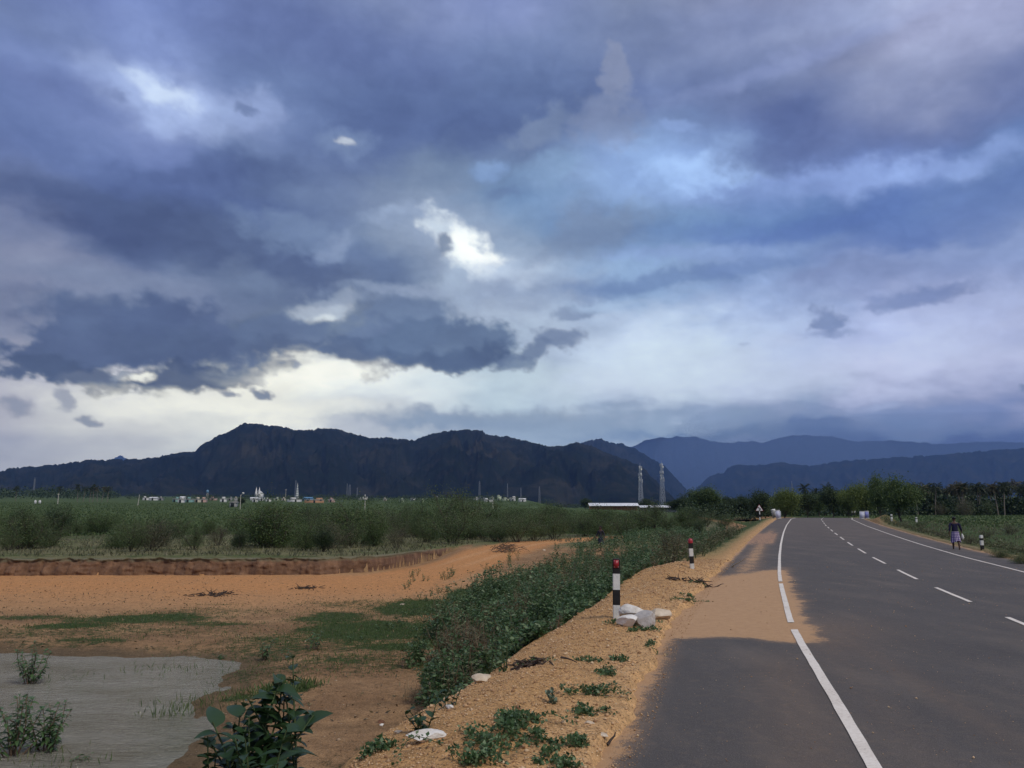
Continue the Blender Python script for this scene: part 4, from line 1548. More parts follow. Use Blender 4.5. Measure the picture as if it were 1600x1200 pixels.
# --- creeping vines and small weeds on the gravel verge
def build_litter():
    rg = np.random.default_rng(88)
    n = 15000
    y = 13 + 29 * rg.random(n) ** .9
    x = y * rg.uniform(-.68, .02, n)
    d = fbm(x * .5, y * 1.2, 0, 4, .6, 89)
    k = (s_of(x, y) < -6) & (poly_sdf(x, y, POND) > .3) & (d > rg.uniform(-.35, .45, n)) & (rg.random(n) < 1.2 - sstep(31, 39, y))
    x, y = x[k], y[k]
    P = np.stack([x, y, H(x, y) + .004], -1)
    D = np.stack([rg.normal(size=len(P)), rg.normal(size=len(P)), rg.uniform(.05, .6, len(P))], -1)
    L = rg.uniform(.03, .11, len(P))
    v, f = leaf_geo(P, D, L, L * .35, rg, .1)
    o = link('ground_litter', Geo().add(v, f).mesh('ground_litter', [leafmat('dead_litter', (.06, .045, .028), (.10, .085, .045), (.24, .18, .10), 0.1, .9)]))
    tag(o, kind='stuff')
    o['label'] = 'dead grass stubs and dark litter strewn over the low plain'


build_litter()


def build_creepers():
    rg = np.random.default_rng(41)
    Gm = Geo()
    for px, py, rx, ry, n, h in [(770, 1160, .42, .55, 950, .10), (800, 1130, .22, .2, 340, .09), (860, 1175, .25, .35, 350, .08), (830, 1128, .3, .12, 260, .07), (925, 1085, .30, .20, 420, .07), (935, 1115, .28, .12, 260, .05),
                             (945, 1055, .16, .12, 220, .06), (990, 975, .45, .35, 420, .05), (1000, 985, .3, .2, 250, .04), (1085, 942, .5, .4, 420, .06), (1070, 938, .25, .3, 200, .05), (965, 1030, .3, .18, 160, .03),
                             (930, 1033, .2, .15, 120, .03), (600, 1168, .16, .12, 200, .07), (585, 1178, .10, .08, 120, .06), (1100, 915, .4, .25, 140, .05), (675, 1100, .28, .3, 420, .16), (700, 1085, .2, .25, 300, .18),
                             (820, 1040, .3, .2, 160, .05), (905, 1168, .12, .1, 90, .05), (1020, 1010, .3, .2, 90, .03), (885, 1195, .2, .12, 130, .05), (740, 1195, .3, .15, 300, .08)]:
        c = G(px, py)
        for _ in range(max(4, n // 40)):                      # runners with leaves along them
            a = rg.uniform(0, 6.28)
            q = c[:2] + np.array([rg.normal() * rx * .35, rg.normal() * ry * .35])
            L = rg.uniform(.4, 1.0)
            t = np.linspace(0, 1, 40)
            x = q[0] + np.cos(a + t * rg.normal()) * t * rx * L
            y = q[1] + np.sin(a + t * rg.normal()) * t * ry * L
            z = H(x, y) + .012 + h * rg.random() * np.sin(t * 3.1)
            P = np.stack([x, y, z], -1)
            Gm.tube(P[::8], .003, 3, 0)
            P = P + rg.normal(size=P.shape) * np.array([.018, .018, .008])
            D = rg.normal(size=P.shape) + np.array([0, 0, .5])
            Lf = rg.uniform(.018, .042, 40)
            v, f = leaf_geo(P, D, Lf, Lf * .75, rg, .15)
            Gm.add(v, f, 1)
    o = link('creeping_weeds', Gm.mesh('creeping_weeds', [M_STEM, M_WEED]))
    tag(o, kind='stuff')
    o['label'] = 'dark green creeping weeds spread on the orange gravel verge'


build_creepers()


# --- plants one can point to
LEAF_BIG = {}


def broad_leaf_mesh(name, L, W, mat, droop=.25, lobes=0):
    """a broad pointed leaf with midrib fold and drooping tip, as one shared mesh"""
    g = Geo()
    n = 7
    t = np.linspace(0, 1, n)
    w = np.sin(np.pi * t ** .72) ** .8 * W * .5
    w[0] = W * .06
    w[-1] = 0
    if lobes:
        w = w * (1 + .35 * np.cos(t * lobes * math.pi * 2))
    y = t * L
    z = -droop * L * t ** 2 + .05 * L * t
    V = []
    for i in range(n):
        V += [(-w[i], y[i], z[i] + w[i] * .30), (0, y[i], z[i]), (w[i], y[i], z[i] + w[i] * .30)]
    f = []
    for i in range(n - 1):
        a = i * 3
        f += [(a, a + 1, a + 4, a + 3), (a + 1, a + 2, a + 5, a + 4)]
    g.add(V, f)
    return g.mesh(name, [mat], smooth=True)


def leafy_plant(name, loc, h, n_stem, per, leafmesh, sc, label, cat, seed, lean=.35, stem_m=None, tilt=(.1, .8), up_bias=.0, rz=0.0, minz=.15):
    rg = np.random.default_rng(seed)
    root = empty(name, loc, rz, label, cat)
    for k in range(n_stem):
        a = 6.28 * (k + rg.random()) / n_stem
        hh = h * rg.uniform(.7, 1.05)
        ln = lean * rg.uniform(.5, 1.1)
        pts, d = wander((0, 0, -.08), (math.cos(a) * ln, math.sin(a) * ln, 1), hh, 5, rg, .12, .04)
        g = Geo().tube(pts, np.linspace(.010, .004, 6) * (h ** .5), 5)
        link('stem', g.mesh('stem', [stem_m or M_STEM], True), root)
        for j in range(per):
            t = minz + (1 - minz) * (j + rg.random()) / per
            u = t * 5
            i = min(int(u), 4)
            p = pts[i] + (pts[i + 1] - pts[i]) * (u - i)
            ph = j * 2.4 + rg.normal() * .3
            pitch = rg.uniform(*tilt) - .3 + t * .6 + up_bias
            o = link('leaf', leafmesh, root, p)
            o.rotation_euler = (pitch, rg.normal() * .3, ph)
            s_ = sc * rg.uniform(.55, 1.1) * (1.1 - .35 * t)
            o.scale = (s_, s_, s_)
    return root


LM = broad_leaf_mesh('broad_leaf', .135, .092, M_BIGLEAF, .38)
LM2 = broad_leaf_mesh('round_leaf', .09, .07, M_BIGLEAF, .2)
LMG = broad_leaf_mesh('milkweed_leaf', .07, .042, M_GREYLEAF, .1)
LMP = broad_leaf_mesh('pond_leaf', .14, .05, M_WEED, .35)


def at_px(px, y, zz=None):
    """ground point at a given distance in the column of a pixel"""
    x = (px - 800) / FOC * y / 1.05
    return (x, y, gz(x, y))


LM3 = broad_leaf_mesh('small_leaf', .11, .055, M_BIGLEAF, .3)
for px, dep, h, ns, per, lm, sc, lab, sd, lean in [
        (385, 4.5, .90, 8, 17, LM, 1.35, 'large dark broad-leaved weed in the bottom foreground by the pond', 5, .22),
        (430, 4.7, .84, 4, 17, LM, 1.2, 'upright broad-leaved weed just right of the large foreground weed', 6, .14),
        (472, 4.8, .90, 3, 18, LM, 1.0, 'slender leafy weed at the right side of the foreground clump', 7, .10),
        (348, 4.4, .66, 7, 15, LM2, 1.2, 'lower leafy weed just left of the large foreground weed', 8, .30),
        (325, 4.5, .55, 6, 12, LM3, 1.0, 'low narrow-leaved weed at the left foot of the foreground clump', 18, .4),
        (410, 4.2, .66, 9, 15, LM3, 1.25, 'dense small-leaved weed in front of the large foreground weed', 19, .28),
        (520, 4.6, .30, 4, 9, LM, .9, 'small leafy weed at the bottom edge right of the large weed', 9, .4)]:
    leafy_plant('broadleaf_weed', at_px(px, dep), h, ns, per, lm, sc, lab, 'plant', sd, lean, minz=.22, tilt=(-.4, .6))
p = G(662, 1140)
leafy_plant('broadleaf_weed', p, .34, 4, 8, LM2, 1.0, 'pale leaved weed growing over the embankment edge above the white stone', 'plant', 12, .5)
p = G(700, 1105)
leafy_plant('broadleaf_weed', p, .28, 4, 9, LM2, .7, 'dark leafy weed on the embankment edge below the thicket', 'plant', 13, .5)
p = G(865, 1100)
leafy_plant('milkweed', p, .20, 4, 10, LMG, 1.0, 'small grey green milkweed standing alone on the gravel verge', 'plant', 14, .25, tilt=(.5, .9))
for px, by, h, ns, lab, sd in [(45, 1068, .95, 7, 'bush with bare lower stems standing in the pond water', 21), (70, 1172, .95, 8, 'denser leafy bush standing in the near pond water', 22), (20, 1180, 1.0, 8, 'dark leafy bush in the pond at the left edge', 23),
                               (128, 1188, .30, 3, 'small sprig rising from the pond beside the near bush', 24), (412, 1032, .62, 3, 'young sapling at the tip of the pond shore', 25), (345, 1030, .22, 3, 'short stubby weed at the far pond shore', 26),
                               (450, 1031, .35, 2, 'thin seedling just right of the sapling on the shore', 27), (494, 1014, .55, 3, 'upright young weed in the grass right of the pond tip', 28)]:
    q = at_z(px, by, WATER_Z) if px < 400 else G(px, by)[:2]
    leafy_plant('pond_weed', (q[0], q[1], max(WATER_Z - .1, gz(q[0], q[1]))), h, ns + 4, 26 if ns > 5 else 11, LMP, 1.0 if h > .5 else .6, lab, 'plant', sd, .45, M_DRYSTEM, tilt=(-.5, .4), minz=.35)

# reeds standing in the pond and dry twigs on the slope
Gm = Geo()
rgp = np.random.default_rng(91)
for px, py, n, rad, h in [(230, 1050, 60, .8, .16), (300, 1045, 40, .6, .14), (275, 1115, 50, .35, .2), (240, 1120, 30, .3, .18), (320, 1100, 160, .45, .16), (60, 1195, 60, .5, .15), (100, 1060, 30, .5, .12), (380, 1085, 160, .35, .12)]:
    q = at_z(px, py, WATER_Z)
    x, y = q[0] + rgp.normal(size=n) * rad, q[1] + rgp.normal(size=n) * rad * .6
    P = np.stack([x, y, np.full(n, WATER_Z - .03)], -1)
    P[:, 2] = np.maximum(P[:, 2], H(x, y) - .02)
    D = np.stack([rgp.normal(size=n) * .35, rgp.normal(size=n) * .35, np.ones(n)], -1)
    L = h * rgp.uniform(.5, 1.3, n)
    v, f = leaf_geo(P, D, L, L * .05 + .006, rgp, 0)
    Gm.add(v, f, 0)
o = link('reeds', Gm.mesh('reeds', [M_GRASS]))
tag(o, kind='stuff')
Gm = Geo()
c = G(655, 1095)
for _ in range(60):
    a = rgp.uniform(0, 6.28)
    pts, _d = wander(c + np.array([rgp.normal() * .15, rgp.normal() * .15, -.02]), (math.cos(a) * .8, math.sin(a) * .8, 1), rgp.uniform(.25, .5), 4, rgp, .3)
    Gm.tube(pts, np.linspace(.004, .0015, 5), 3)
o = link('dry_weed', Gm.mesh('dry_weed', [M_DRY]))
tag(o, 'pale dry leafless weed on the slope above the foreground plant', 'weed')
# ----------------------------------------------------------------- trees
rng = np.random.default_rng(17)


def at_col(px, depth, z=None):
    """ground point in the column of a pixel at a distance"""
    x = (px - 800) / FOC * depth / 1.0134
    return np.array([x, depth, gz(x, depth) if z is None else z])


def top_z(py, depth):
    return CAM_Z + depth * slope_at(py)


TR = {
 'dark': [woody(101 + i, 6, 3.2, 7500, .32, [M_TREE], stems=7, trunk=.8, clump=.085, flat=.9, trunk_r=.16) for i in range(2)],
 'light': [woody(111 + i, 6, 3.4, 9500, .27, [M_TREE_LIGHT], stems=9, trunk=.5, clump=.10, flat=1.0, trunk_r=.14) for i in range(2)],
 'mid': [woody(121 + i, 6, 3.4, 11000, .27, [M_TREE_MID], stems=9, trunk=.8, clump=.095, flat=1.0, trunk_r=.16) for i in range(2)],
}
TREES = [
 # px, top y, depth, half width px, kind, label
 (1108, 762, 190, 28, 'mid', 'dark spreading tree standing alone left of the road bend'),
 (1088, 768, 205, 20, 'dark', 'dark tree at the left side of the lone spreading tree'),
 (1188, 768, 150, 20, 'dark', 'dark tree behind the triangular road sign'),
 (1160, 777, 170, 18, 'dark', 'low dark tree left of the tree behind the road sign'),
 (1225, 765, 128, 25, 'light', 'yellow green tree beside the left end of the road crest'),
 (1262, 772, 150, 18, 'dark', 'dark tree right of the yellow green tree over the crest'),
 (1280, 776, 160, 16, 'mid', 'mid green tree behind the crest of the road'),
 (1302, 764, 150, 20, 'dark', 'dark round tree behind the middle of the road crest'),
 (1326, 768, 145, 18, 'light', 'pale green feathery tree left of the blue board'),
 (1352, 756, 140, 26, 'light', 'tall pale green tree behind the blue board'),
 (1378, 746, 128, 22, 'mid', 'tallest green tree right of the blue board'),
 (1408, 749, 118, 32, 'mid', 'broad dark green tree with visible trunk at the right verge'),
 (1130, 784, 165, 14, 'dark', 'small dark tree right of the lone spreading tree'),
 (1060, 782, 230, 16, 'dark', 'dark tree beside the grey shed'),
 (1012, 780, 330, 12, 'dark', 'small dark tree between the two sheds'),
 (915, 779, 420, 10, 'dark', 'small dark tree at the left end of the red brick shed'),
 (375, 778, 330, 9, 'dark', 'dark tree beside the bent lamp pole in the left fields'),
]
for px, ty, dep, hw, kind, lab in TREES:
    p = at_col(px, dep)
    h = top_z(ty, dep) - p[2]
    w = hw * dep / FOC
    pr = TR[kind][rng.integers(2)]
    plant_thing('tree', pr, tuple(p), rng.uniform(0, 6.28), (w / 3.1, w / 3.1, h / 6.2), lab, 'tree', None, 'trunk')
# the tree line that closes the view behind them
for i in range(34):
    px = 1065 + i * 11.2 + rng.uniform(-5, 5)
    dep = rng.uniform(185, 250)
    p = at_col(px, dep)
    ty = rng.uniform(774, 786) if px < 1250 else rng.uniform(766, 778)
    h = top_z(ty, dep) - p[2]
    pr = TR['dark'][rng.integers(2)]
    plant_thing('background_tree', pr, tuple(p), rng.uniform(0, 6.28), (h / 6 * 1.25, h / 6 * 1.25, h / 6.2), 'dark tree of the tree line behind the road crest', 'tree', 'dark tree line behind the road crest', 'trunk')


# --- coconut palms
def palm(seed, h=9.0, fronds=20, dead=False):  # dead only picks fronds coloured as if sunlit, not withered ones
    rg = np.random.default_rng(seed)
    T = Geo()
    lean = rg.normal(size=2) * .06
    t = np.linspace(0, 1, 8)
    pts = np.stack([lean[0] * h * t ** 1.6, lean[1] * h * t ** 1.6, -.3 + (h + .3) * t], -1)
    T.tube(pts, np.linspace(.20, .12, 8), 7)
    top = pts[-1]
    L = Geo()
    for k in range(fronds):
        a = 2.4 * k + rg.normal() * .2
        el = math.radians(np.interp(k / fronds, [0, .35, 1], [75, 25, -50]) + rg.normal() * 8)
        n = 9
        s = np.linspace(0, 1, n)
        ln = rg.uniform(2.3, 3.1)
        ang = el - s ** 1.3 * rg.uniform(.9, 1.5)
        dx = np.concatenate([[0], np.cumsum(np.cos(ang[:-1]) * ln / (n - 1))])
        dz = np.concatenate([[0], np.cumsum(np.sin(ang[:-1]) * ln / (n - 1))])
        rach = top + np.stack([dx * math.cos(a), dx * math.sin(a), dz], -1)
        L.tube(rach, np.linspace(.035, .01, n), 3)
        side = np.array([-math.sin(a), math.cos(a), 0])
        m = 26
        u = np.linspace(.12, .98, m) * (n - 1)
        i = np.minimum(u.astype(int), n - 2)
        P = rach[i] + (rach[i + 1] - rach[i]) * (u - i)[:, None]
        Tg = unit(rach[i + 1] - rach[i])
        for sg in (-1, 1):
            D = Tg * .55 + side * sg + np.array([0, 0, -.45]) + rg.normal(size=(m, 3)) * .12
            ll = .75 * np.sin(np.pi * (.12 + .84 * np.linspace(0, 1, m))) ** .6
            v, f = leaf_geo(P, D, ll, np.full(m, .085), rg, .1, .2)
            L.add(v, f, 0)
    C = Geo()
    for k in range(7):
        a = rg.uniform(0, 6.28)
        c = top + np.array([math.cos(a) * .25, math.sin(a) * .25, -.3 - rg.random() * .25])
        C.tube([c + [0, 0, -.13], c + [0, 0, -.08], c + [0, 0, .05], c + [0, 0, .12]], [.03, .12, .12, .03], 6)
    return T.mesh('trunk', [M_PALMBARK], True), L.mesh('crown', [M_PALM_TAN if dead else M_PALM]), C.mesh('coconuts', [M_TREE_MID])


PALMS = [palm(201 + i) for i in range(5)]
PALM_T = palm(231, dead=True)  # palm with sunlight painted into its frond colour


def put_palm(px, dep, ty, lab, group=None, pr=None):
    p = at_col(px, dep)
    h = top_z(ty, dep) - p[2] - 1.2
    pr = pr or PALMS[rng.integers(5)]
    o = empty('coconut_palm', tuple(p), rng.uniform(0, 6.28), lab, 'palm tree', group, (max(.75, h / 9) if h < 14 else h / 9,) * 3)
    link('trunk', pr[0], o)
    link('crown', pr[1], o)
    link('coconuts', pr[2], o)


for i in range(88):
    px = 1425 + 245 * rng.random()
    row = rng.integers(0, 4)
    dep = 195 + row * 20 + rng.uniform(-6, 6)
    ty = np.interp(px, [1425, 1450, 1480, 1520, 1560, 1600, 1680], [776, 768, 762, 760, 757, 754, 752]) + rng.uniform(-3, 9) + (3 - row) * 3.2
    put_palm(px, dep, ty, 'coconut palm in the dense palm grove along the right horizon', 'coconut palms of the right-hand grove', PALM_T if rng.random() < .16 else None)
for px, ty, lab in [(1255, 757, 'palm crown rising behind the yellow green tree'), (1290, 757, 'palm crown rising behind the dark trees of the road crest'), (1275, 763, 'lower palm between the two palms behind the road crest')]:
    put_palm(px, 250, ty, lab)
for px, ty, tan, lab in [(119, 757, 0, 'leftmost tall palm of the clump in the left fields'), (128, 766, 0, 'shorter palm right of the leftmost tall palm in the left fields'), (143, 757, 0, 'tall dark palm in the middle of the left palm clump'),
                         (150, 762, 1, 'pale brown palm in the left palm clump'), (157, 760, 1, 'pale palm with hanging fronds near the right of the left clump'), (166, 764, 0, 'dark palm closing the left palm clump at its right'),
                         (138, 768, 0, 'low palm beneath the tall dark one in the left fields'), (22, 764, 0, 'lone palm above the tree belt near the left edge'), (88, 770, 0, 'small palm behind the white pole at left')]:
    put_palm(px, 420, ty, lab, None, PALM_T if tan else None)
# tan bush and dark undergrowth of the grove
for px, ty, dep, pr, lab in [(1505, 776, 185, SHO[0], 'large pale tan bush in front of the palm grove'), (1470, 786, 190, SHO[1], 'tan bush at the left of the largest tan bush by the grove'), (1545, 785, 188, SHR[1], 'grey green bush in front of the right palms')]:
    p = at_col(px, dep)
    h = top_z(ty, dep) - p[2]
    plant_thing('grove_bush', pr, tuple(p), 1.0, (h / 2.5,) * 3, lab, 'bush')


def clumps(name, pts, mats, leaf, n, seed, label=None):
    """a far mass of foliage: leaf clusters round many crowns that nobody could count"""
    rg = np.random.default_rng(seed)
    Gm = Geo()
    for x, y, z, w, h in pts:
        d = rg.normal(size=(n, 3))
        d = unit(d) * rg.uniform(.45, 1.0, (n, 1)) ** .5
        P = np.array([x, y, z + h * .5]) + d * np.array([w, w, h * .5]) * (1 + .25 * rg.normal(size=(n, 1)))
        P[:, 2] = np.maximum(P[:, 2], z)
        v, f = leaf_geo(P, rg.normal(size=(n, 3)), leaf * h * rg.uniform(.6, 1.3, n), leaf * h * .8, rg)
        Gm.add(v, f)
    o = link(name, Gm.mesh(name, mats))
    tag(o, kind='stuff')
    if label:
        o['label'] = label


pts = []
for i in range(170):
    px, dep = rng.uniform(1415, 1690), rng.uniform(188, 250)
    p = at_col(px, dep)
    pts.append((*p, rng.uniform(2, 3.5), rng.uniform(2.5, 5.5)))
for i in range(60):
    px, dep = rng.uniform(1190, 1430), rng.uniform(165, 200)
    p = at_col(px, dep)
    pts.append((*p, rng.uniform(1.6, 2.6), rng.uniform(2, 4)))
for i in range(60):
    px, dep = rng.uniform(1065, 1225), rng.uniform(150, 215)
    p = at_col(px, dep)
    pts.append((*p, rng.uniform(1.6, 3.0), rng.uniform(1.4, 3.4)))
clumps('grove_undergrowth', pts, [M_TREE], .16, 150, 61, 'dark undergrowth under the palms and behind the road crest')
pts = []
for i in range(330):
    px = rng.uniform(-80, 1100)
    dep = rng.uniform(560, 1250)
    p = at_col(px, dep)
    hh = 22 - 9 * (px > 170)
    tall = hh * dep / FOC * rng.uniform(.3, .62)
    if px < 170:
        tall *= 1.15
    pts.append((*p, tall * rng.uniform(.8, 2.0), tall))
clumps('far_tree_belt', pts, [M_TREE], .22, 90, 62, 'far belt of dark trees between and behind the town houses')
pts = []
for i in range(120):
    px = rng.choice([rng.uniform(540, 900), rng.uniform(600, 800), rng.uniform(900, 1100)])
    dep = rng.uniform(300, 520)
    p = at_col(px, dep)
    tall = dep / FOC * (rng.uniform(5, 10) if px < 700 else rng.uniform(2.5, 5))
    pts.append((*p, tall * rng.uniform(1, 1.8), tall))
clumps('field_edge_bushes', pts, [M_TREE_MID], .2, 110, 63, 'green bushes along the field edges in front of the town')


# ----------------------------------------------------------------- town
def flat(name, c, rough=.8, var=.1, scale=.6):
    return pmat(name, c, rough, var, scale)


M_WALL = {k: flat('wall_' + k, c) for k, c in dict(white=(.60, .60, .58), cream=(.50, .46, .36), pink=(.48, .32, .27), teal=(.20, .34, .31), grey=(.26, .26, .25), lime=(.44, .50, .34), brick=(.40, .17, .09), orange=(.42, .24, .14), blue=(.16, .28, .42), mint=(.40, .50, .45)).items()}
M_DARK = flat('window_dark', (.03, .035, .04), .3)
M_ROOF = flat('roof_concrete', (.50, .49, .46))
M_TIN = flat('roof_tin', (.72, .72, .72), .5)
M_BLUEROOF = flat('roof_blue', (.12, .26, .42), .5)
M_STEEL = pmat('galvanised_steel', (.46, .49, .55), .55, .2, 2.0)
M_DSTEEL = pmat('weathered_steel', (.20, .22, .26), .6, .2, 2.0)
M_CONC = pmat('pale_concrete', (.50, .47, .41), .85, .2, 3.0)


def house(px, wpx, ty, col, label, base=783.6, storeys=1, roof='flat', depth=None):
    p = G(px, base) if depth is None else at_col(px, depth)
    d = p[1]
    w = wpx * .85 * d / FOC
    h = max(1.6, top_z(ty + .6, d) - p[2] - (1.2 if roof == 'flat' else .8))
    dp = max(4, min(w * .8, 9))
    rz = rng.uniform(-.3, .3)
    o = empty('house', (p[0], p[1] + dp / 2, p[2]), rz, label, 'house', None)
    link('wall', Geo().box((0, 0, h / 2 - .4), (w, dp, h + .8)).mesh('wall', [M_WALL[col]]), o)
    if roof == 'flat':
        link('roof', Geo().box((0, 0, h + .12), (w + .5, dp + .5, .24)).mesh('roof', [M_ROOF]), o)
        pw = w * rng.uniform(.25, .5)
        link('stair_room', Geo().box((rng.uniform(-.3, .3) * w, 0, h + .24 + .55), (pw, dp * .5, 1.1)).mesh('stair_room', [M_WALL[col]]), o)
    else:
        m = {'tin': M_TIN, 'blue': M_BLUEROOF}[roof]
        v = [(-w / 2 - .3, -dp / 2 - .4, h), (w / 2 + .3, -dp / 2 - .4, h), (w / 2 + .3, dp / 2 + .4, h), (-w / 2 - .3, dp / 2 + .4, h), (-w / 2 - .3, 0, h + dp * .22), (w / 2 + .3, 0, h + dp * .22)]
        g = Geo().add(v, [(0, 1, 5, 4), (2, 3, 4, 5), (0, 3, 2, 1)]).add([v[0], v[4], v[3], v[1], v[2], v[5]], [(0, 1, 2), (3, 4, 5)])
        link('roof', g.mesh('roof', [m]), o)
    nwin = max(1, int(w / 3.2))
    st = max(1, int(h / 3.1))
    wm = Geo().box((0, 0, 0), (1.1, .10, 1.2)).mesh('window', [M_DARK])
    for s_ in range(st):
        for i in range(nwin):
            if i == nwin // 2 and s_ == 0:
                link('door', Geo().box((0, 0, 0), (1.1, .1, 2.0)).mesh('door', [M_DARK]), o, ((i + .5) / nwin * w - w / 2, -dp / 2 - .03, 1.0))
            else:
                link('window', wm, o, ((i + .5) / nwin * w - w / 2, -dp / 2 - .03, h / st * s_ + 1.7))
    return o


HOUSES = [
 (226, 10, 775, 'white', 'bright white house left end of the town with a taller block', 781.6, 'flat'),
 (238, 13, 777, 'white', 'long low white house right of the first white house', 782, 'tin'),
 (250, 6, 777, 'grey', 'small grey house right of the white houses at the left of the town', 782, 'flat'),
 (273, 8, 779, 'teal', 'small teal green house in the left part of the town', 784.5, 'flat'),
 (284, 8, 775, 'white', 'white house with sloping top behind the teal houses', 781.5, 'tin'),
 (281, 9, 782, 'white', 'low white hut in front of the teal houses', 785.5, 'flat'),
 (294, 11, 781.5, 'teal', 'long low teal building right of the low white hut', 785, 'flat'),
 (307, 10, 778, 'cream', 'cream house left half of the cream and pink pair', 785, 'flat'),
 (316, 8, 776.5, 'pink', 'pink house right half of the cream and pink pair', 785, 'flat'),
 (332, 11, 776.5, 'pink', 'pink house with white parapet right of the small water tower', 781.8, 'flat'),
 (347, 11, 776, 'white', 'white two storey house right of the pink houses', 784.5, 'flat'),
 (358, 7, 777.5, 'grey', 'greyish house behind the field hut', 782, 'flat'),
 (362, 11, 787.5, 'grey', 'small grey brick hut alone in the green field', 792.5, 'flat'),
 (368, 6, 776.5, 'cream', 'tiny cream house left of the lamp pole', 781.5, 'flat'),
 (396, 13, 777, 'white', 'white hall at the foot of the twin spires', 781.8, 'tin'),
 (397, 8, 780.5, 'white', 'low white house in front of the twin spires', 784.5, 'flat'),
 (408, 9, 779, 'white', 'long low white building right of the twin spires', 782.5, 'tin'),
 (418, 10, 777.5, 'white', 'white house midway between the twin spires and the white tower', 784, 'flat'),
 (431, 9, 777.5, 'lime', 'pale greenish house right of the midway white house', 782, 'flat'),
 (442, 7, 777, 'cream', 'small cream house left of the white tower', 782, 'flat'),
 (458, 22, 778.5, 'white', 'wide white building below the white tower', 784.2, 'flat'),
 (480, 16, 777.5, 'blue', 'blue roofed shed right of the white tower', 781.7, 'blue'),
 (488, 34, 782.3, 'orange', 'long low orange and cream wall of houses right of the white tower', 785.8, 'flat'),
 (517, 10, 781.5, 'pink', 'pale pink low house right of the orange row', 784.8, 'flat'),
 (562, 4, 778, 'white', 'tiny bright white house near the cross-arm pole', 781.7, 'flat'),
 (601, 5, 780, 'cream', 'tiny cream hut in the trees left of the centre of the town', 783, 'flat'),
 (627, 7, 781.5, 'lime', 'pale green hut among the trees in the middle', 785, 'flat'),
 (645, 8, 777, 'white', 'white gabled house alone in the middle trees', 781.8, 'tin'),
 (659, 6, 783, 'lime', 'low pale hut below the gabled white house', 786, 'flat'),
 (683, 5, 774.5, 'grey', 'narrow grey house with twin tops in the middle trees', 781.6, 'flat'),
 (692, 4, 778, 'white', 'tiny white house right of the narrow grey one', 782, 'flat'),
 (743, 8, 776, 'white', 'white house at the left start of the central cluster', 781.7, 'flat'),
 (763, 15, 780, 'white', 'wide bright white house at the front of the central cluster', 784.8, 'flat'),
 (755, 6, 777, 'grey', 'grey white house behind the wide bright one', 781.7, 'flat'),
 (768, 8, 775, 'mint', 'pale mint house behind the wide bright one', 781.7, 'flat'),
 (780, 7, 773, 'lime', 'tall pale green stepped house in the central cluster', 782, 'flat'),
 (790, 12, 777.5, 'lime', 'low pale green house right of the tall stepped one', 782, 'flat'),
 (801, 10, 775, 'white', 'white house with framed upper floor in the central cluster', 783, 'flat'),
 (816, 12, 778, 'white', 'white house behind bushes right of the framed house', 784, 'tin'),
 (830, 10, 777.5, 'mint', 'last pale house of the central cluster', 782, 'flat'),
 (863, 11, 780, 'lime', 'pale house in trees right of the central cluster', 784.5, 'flat'),
 (881, 12, 780.5, 'pink', 'pink house with two light tops left of the sheds', 786, 'flat'),
 (905, 6, 783, 'white', 'small white hut left of the brick shed', 786, 'flat'),
 (951, 12, 781, 'white', 'white house behind the left of the brick shed roof', 786, 'flat'),
 (969, 12, 780, 'white', 'white house with steps behind the brick shed roof', 786, 'flat'),
 (983, 6, 781.5, 'white', 'narrow white house behind the right end of the brick shed', 786, 'flat'),
 (1060, 8, 783, 'white', 'white house right of the lattice masts', 788, 'flat'),
 (1068, 13, 787.3, 'lime', 'pale low house behind the grey shed right end', 791.5, 'flat'),
 (1086, 14, 792, 'white', 'low white house under the lone spreading tree', 796, 'flat'),
 (1117, 4, 787, 'white', 'tiny white hut right of the lone spreading tree', 791, 'flat'),
]
for px, w, ty, col, lab, base, rf in HOUSES:
    house(px, w, ty, col, lab, base, roof=rf)


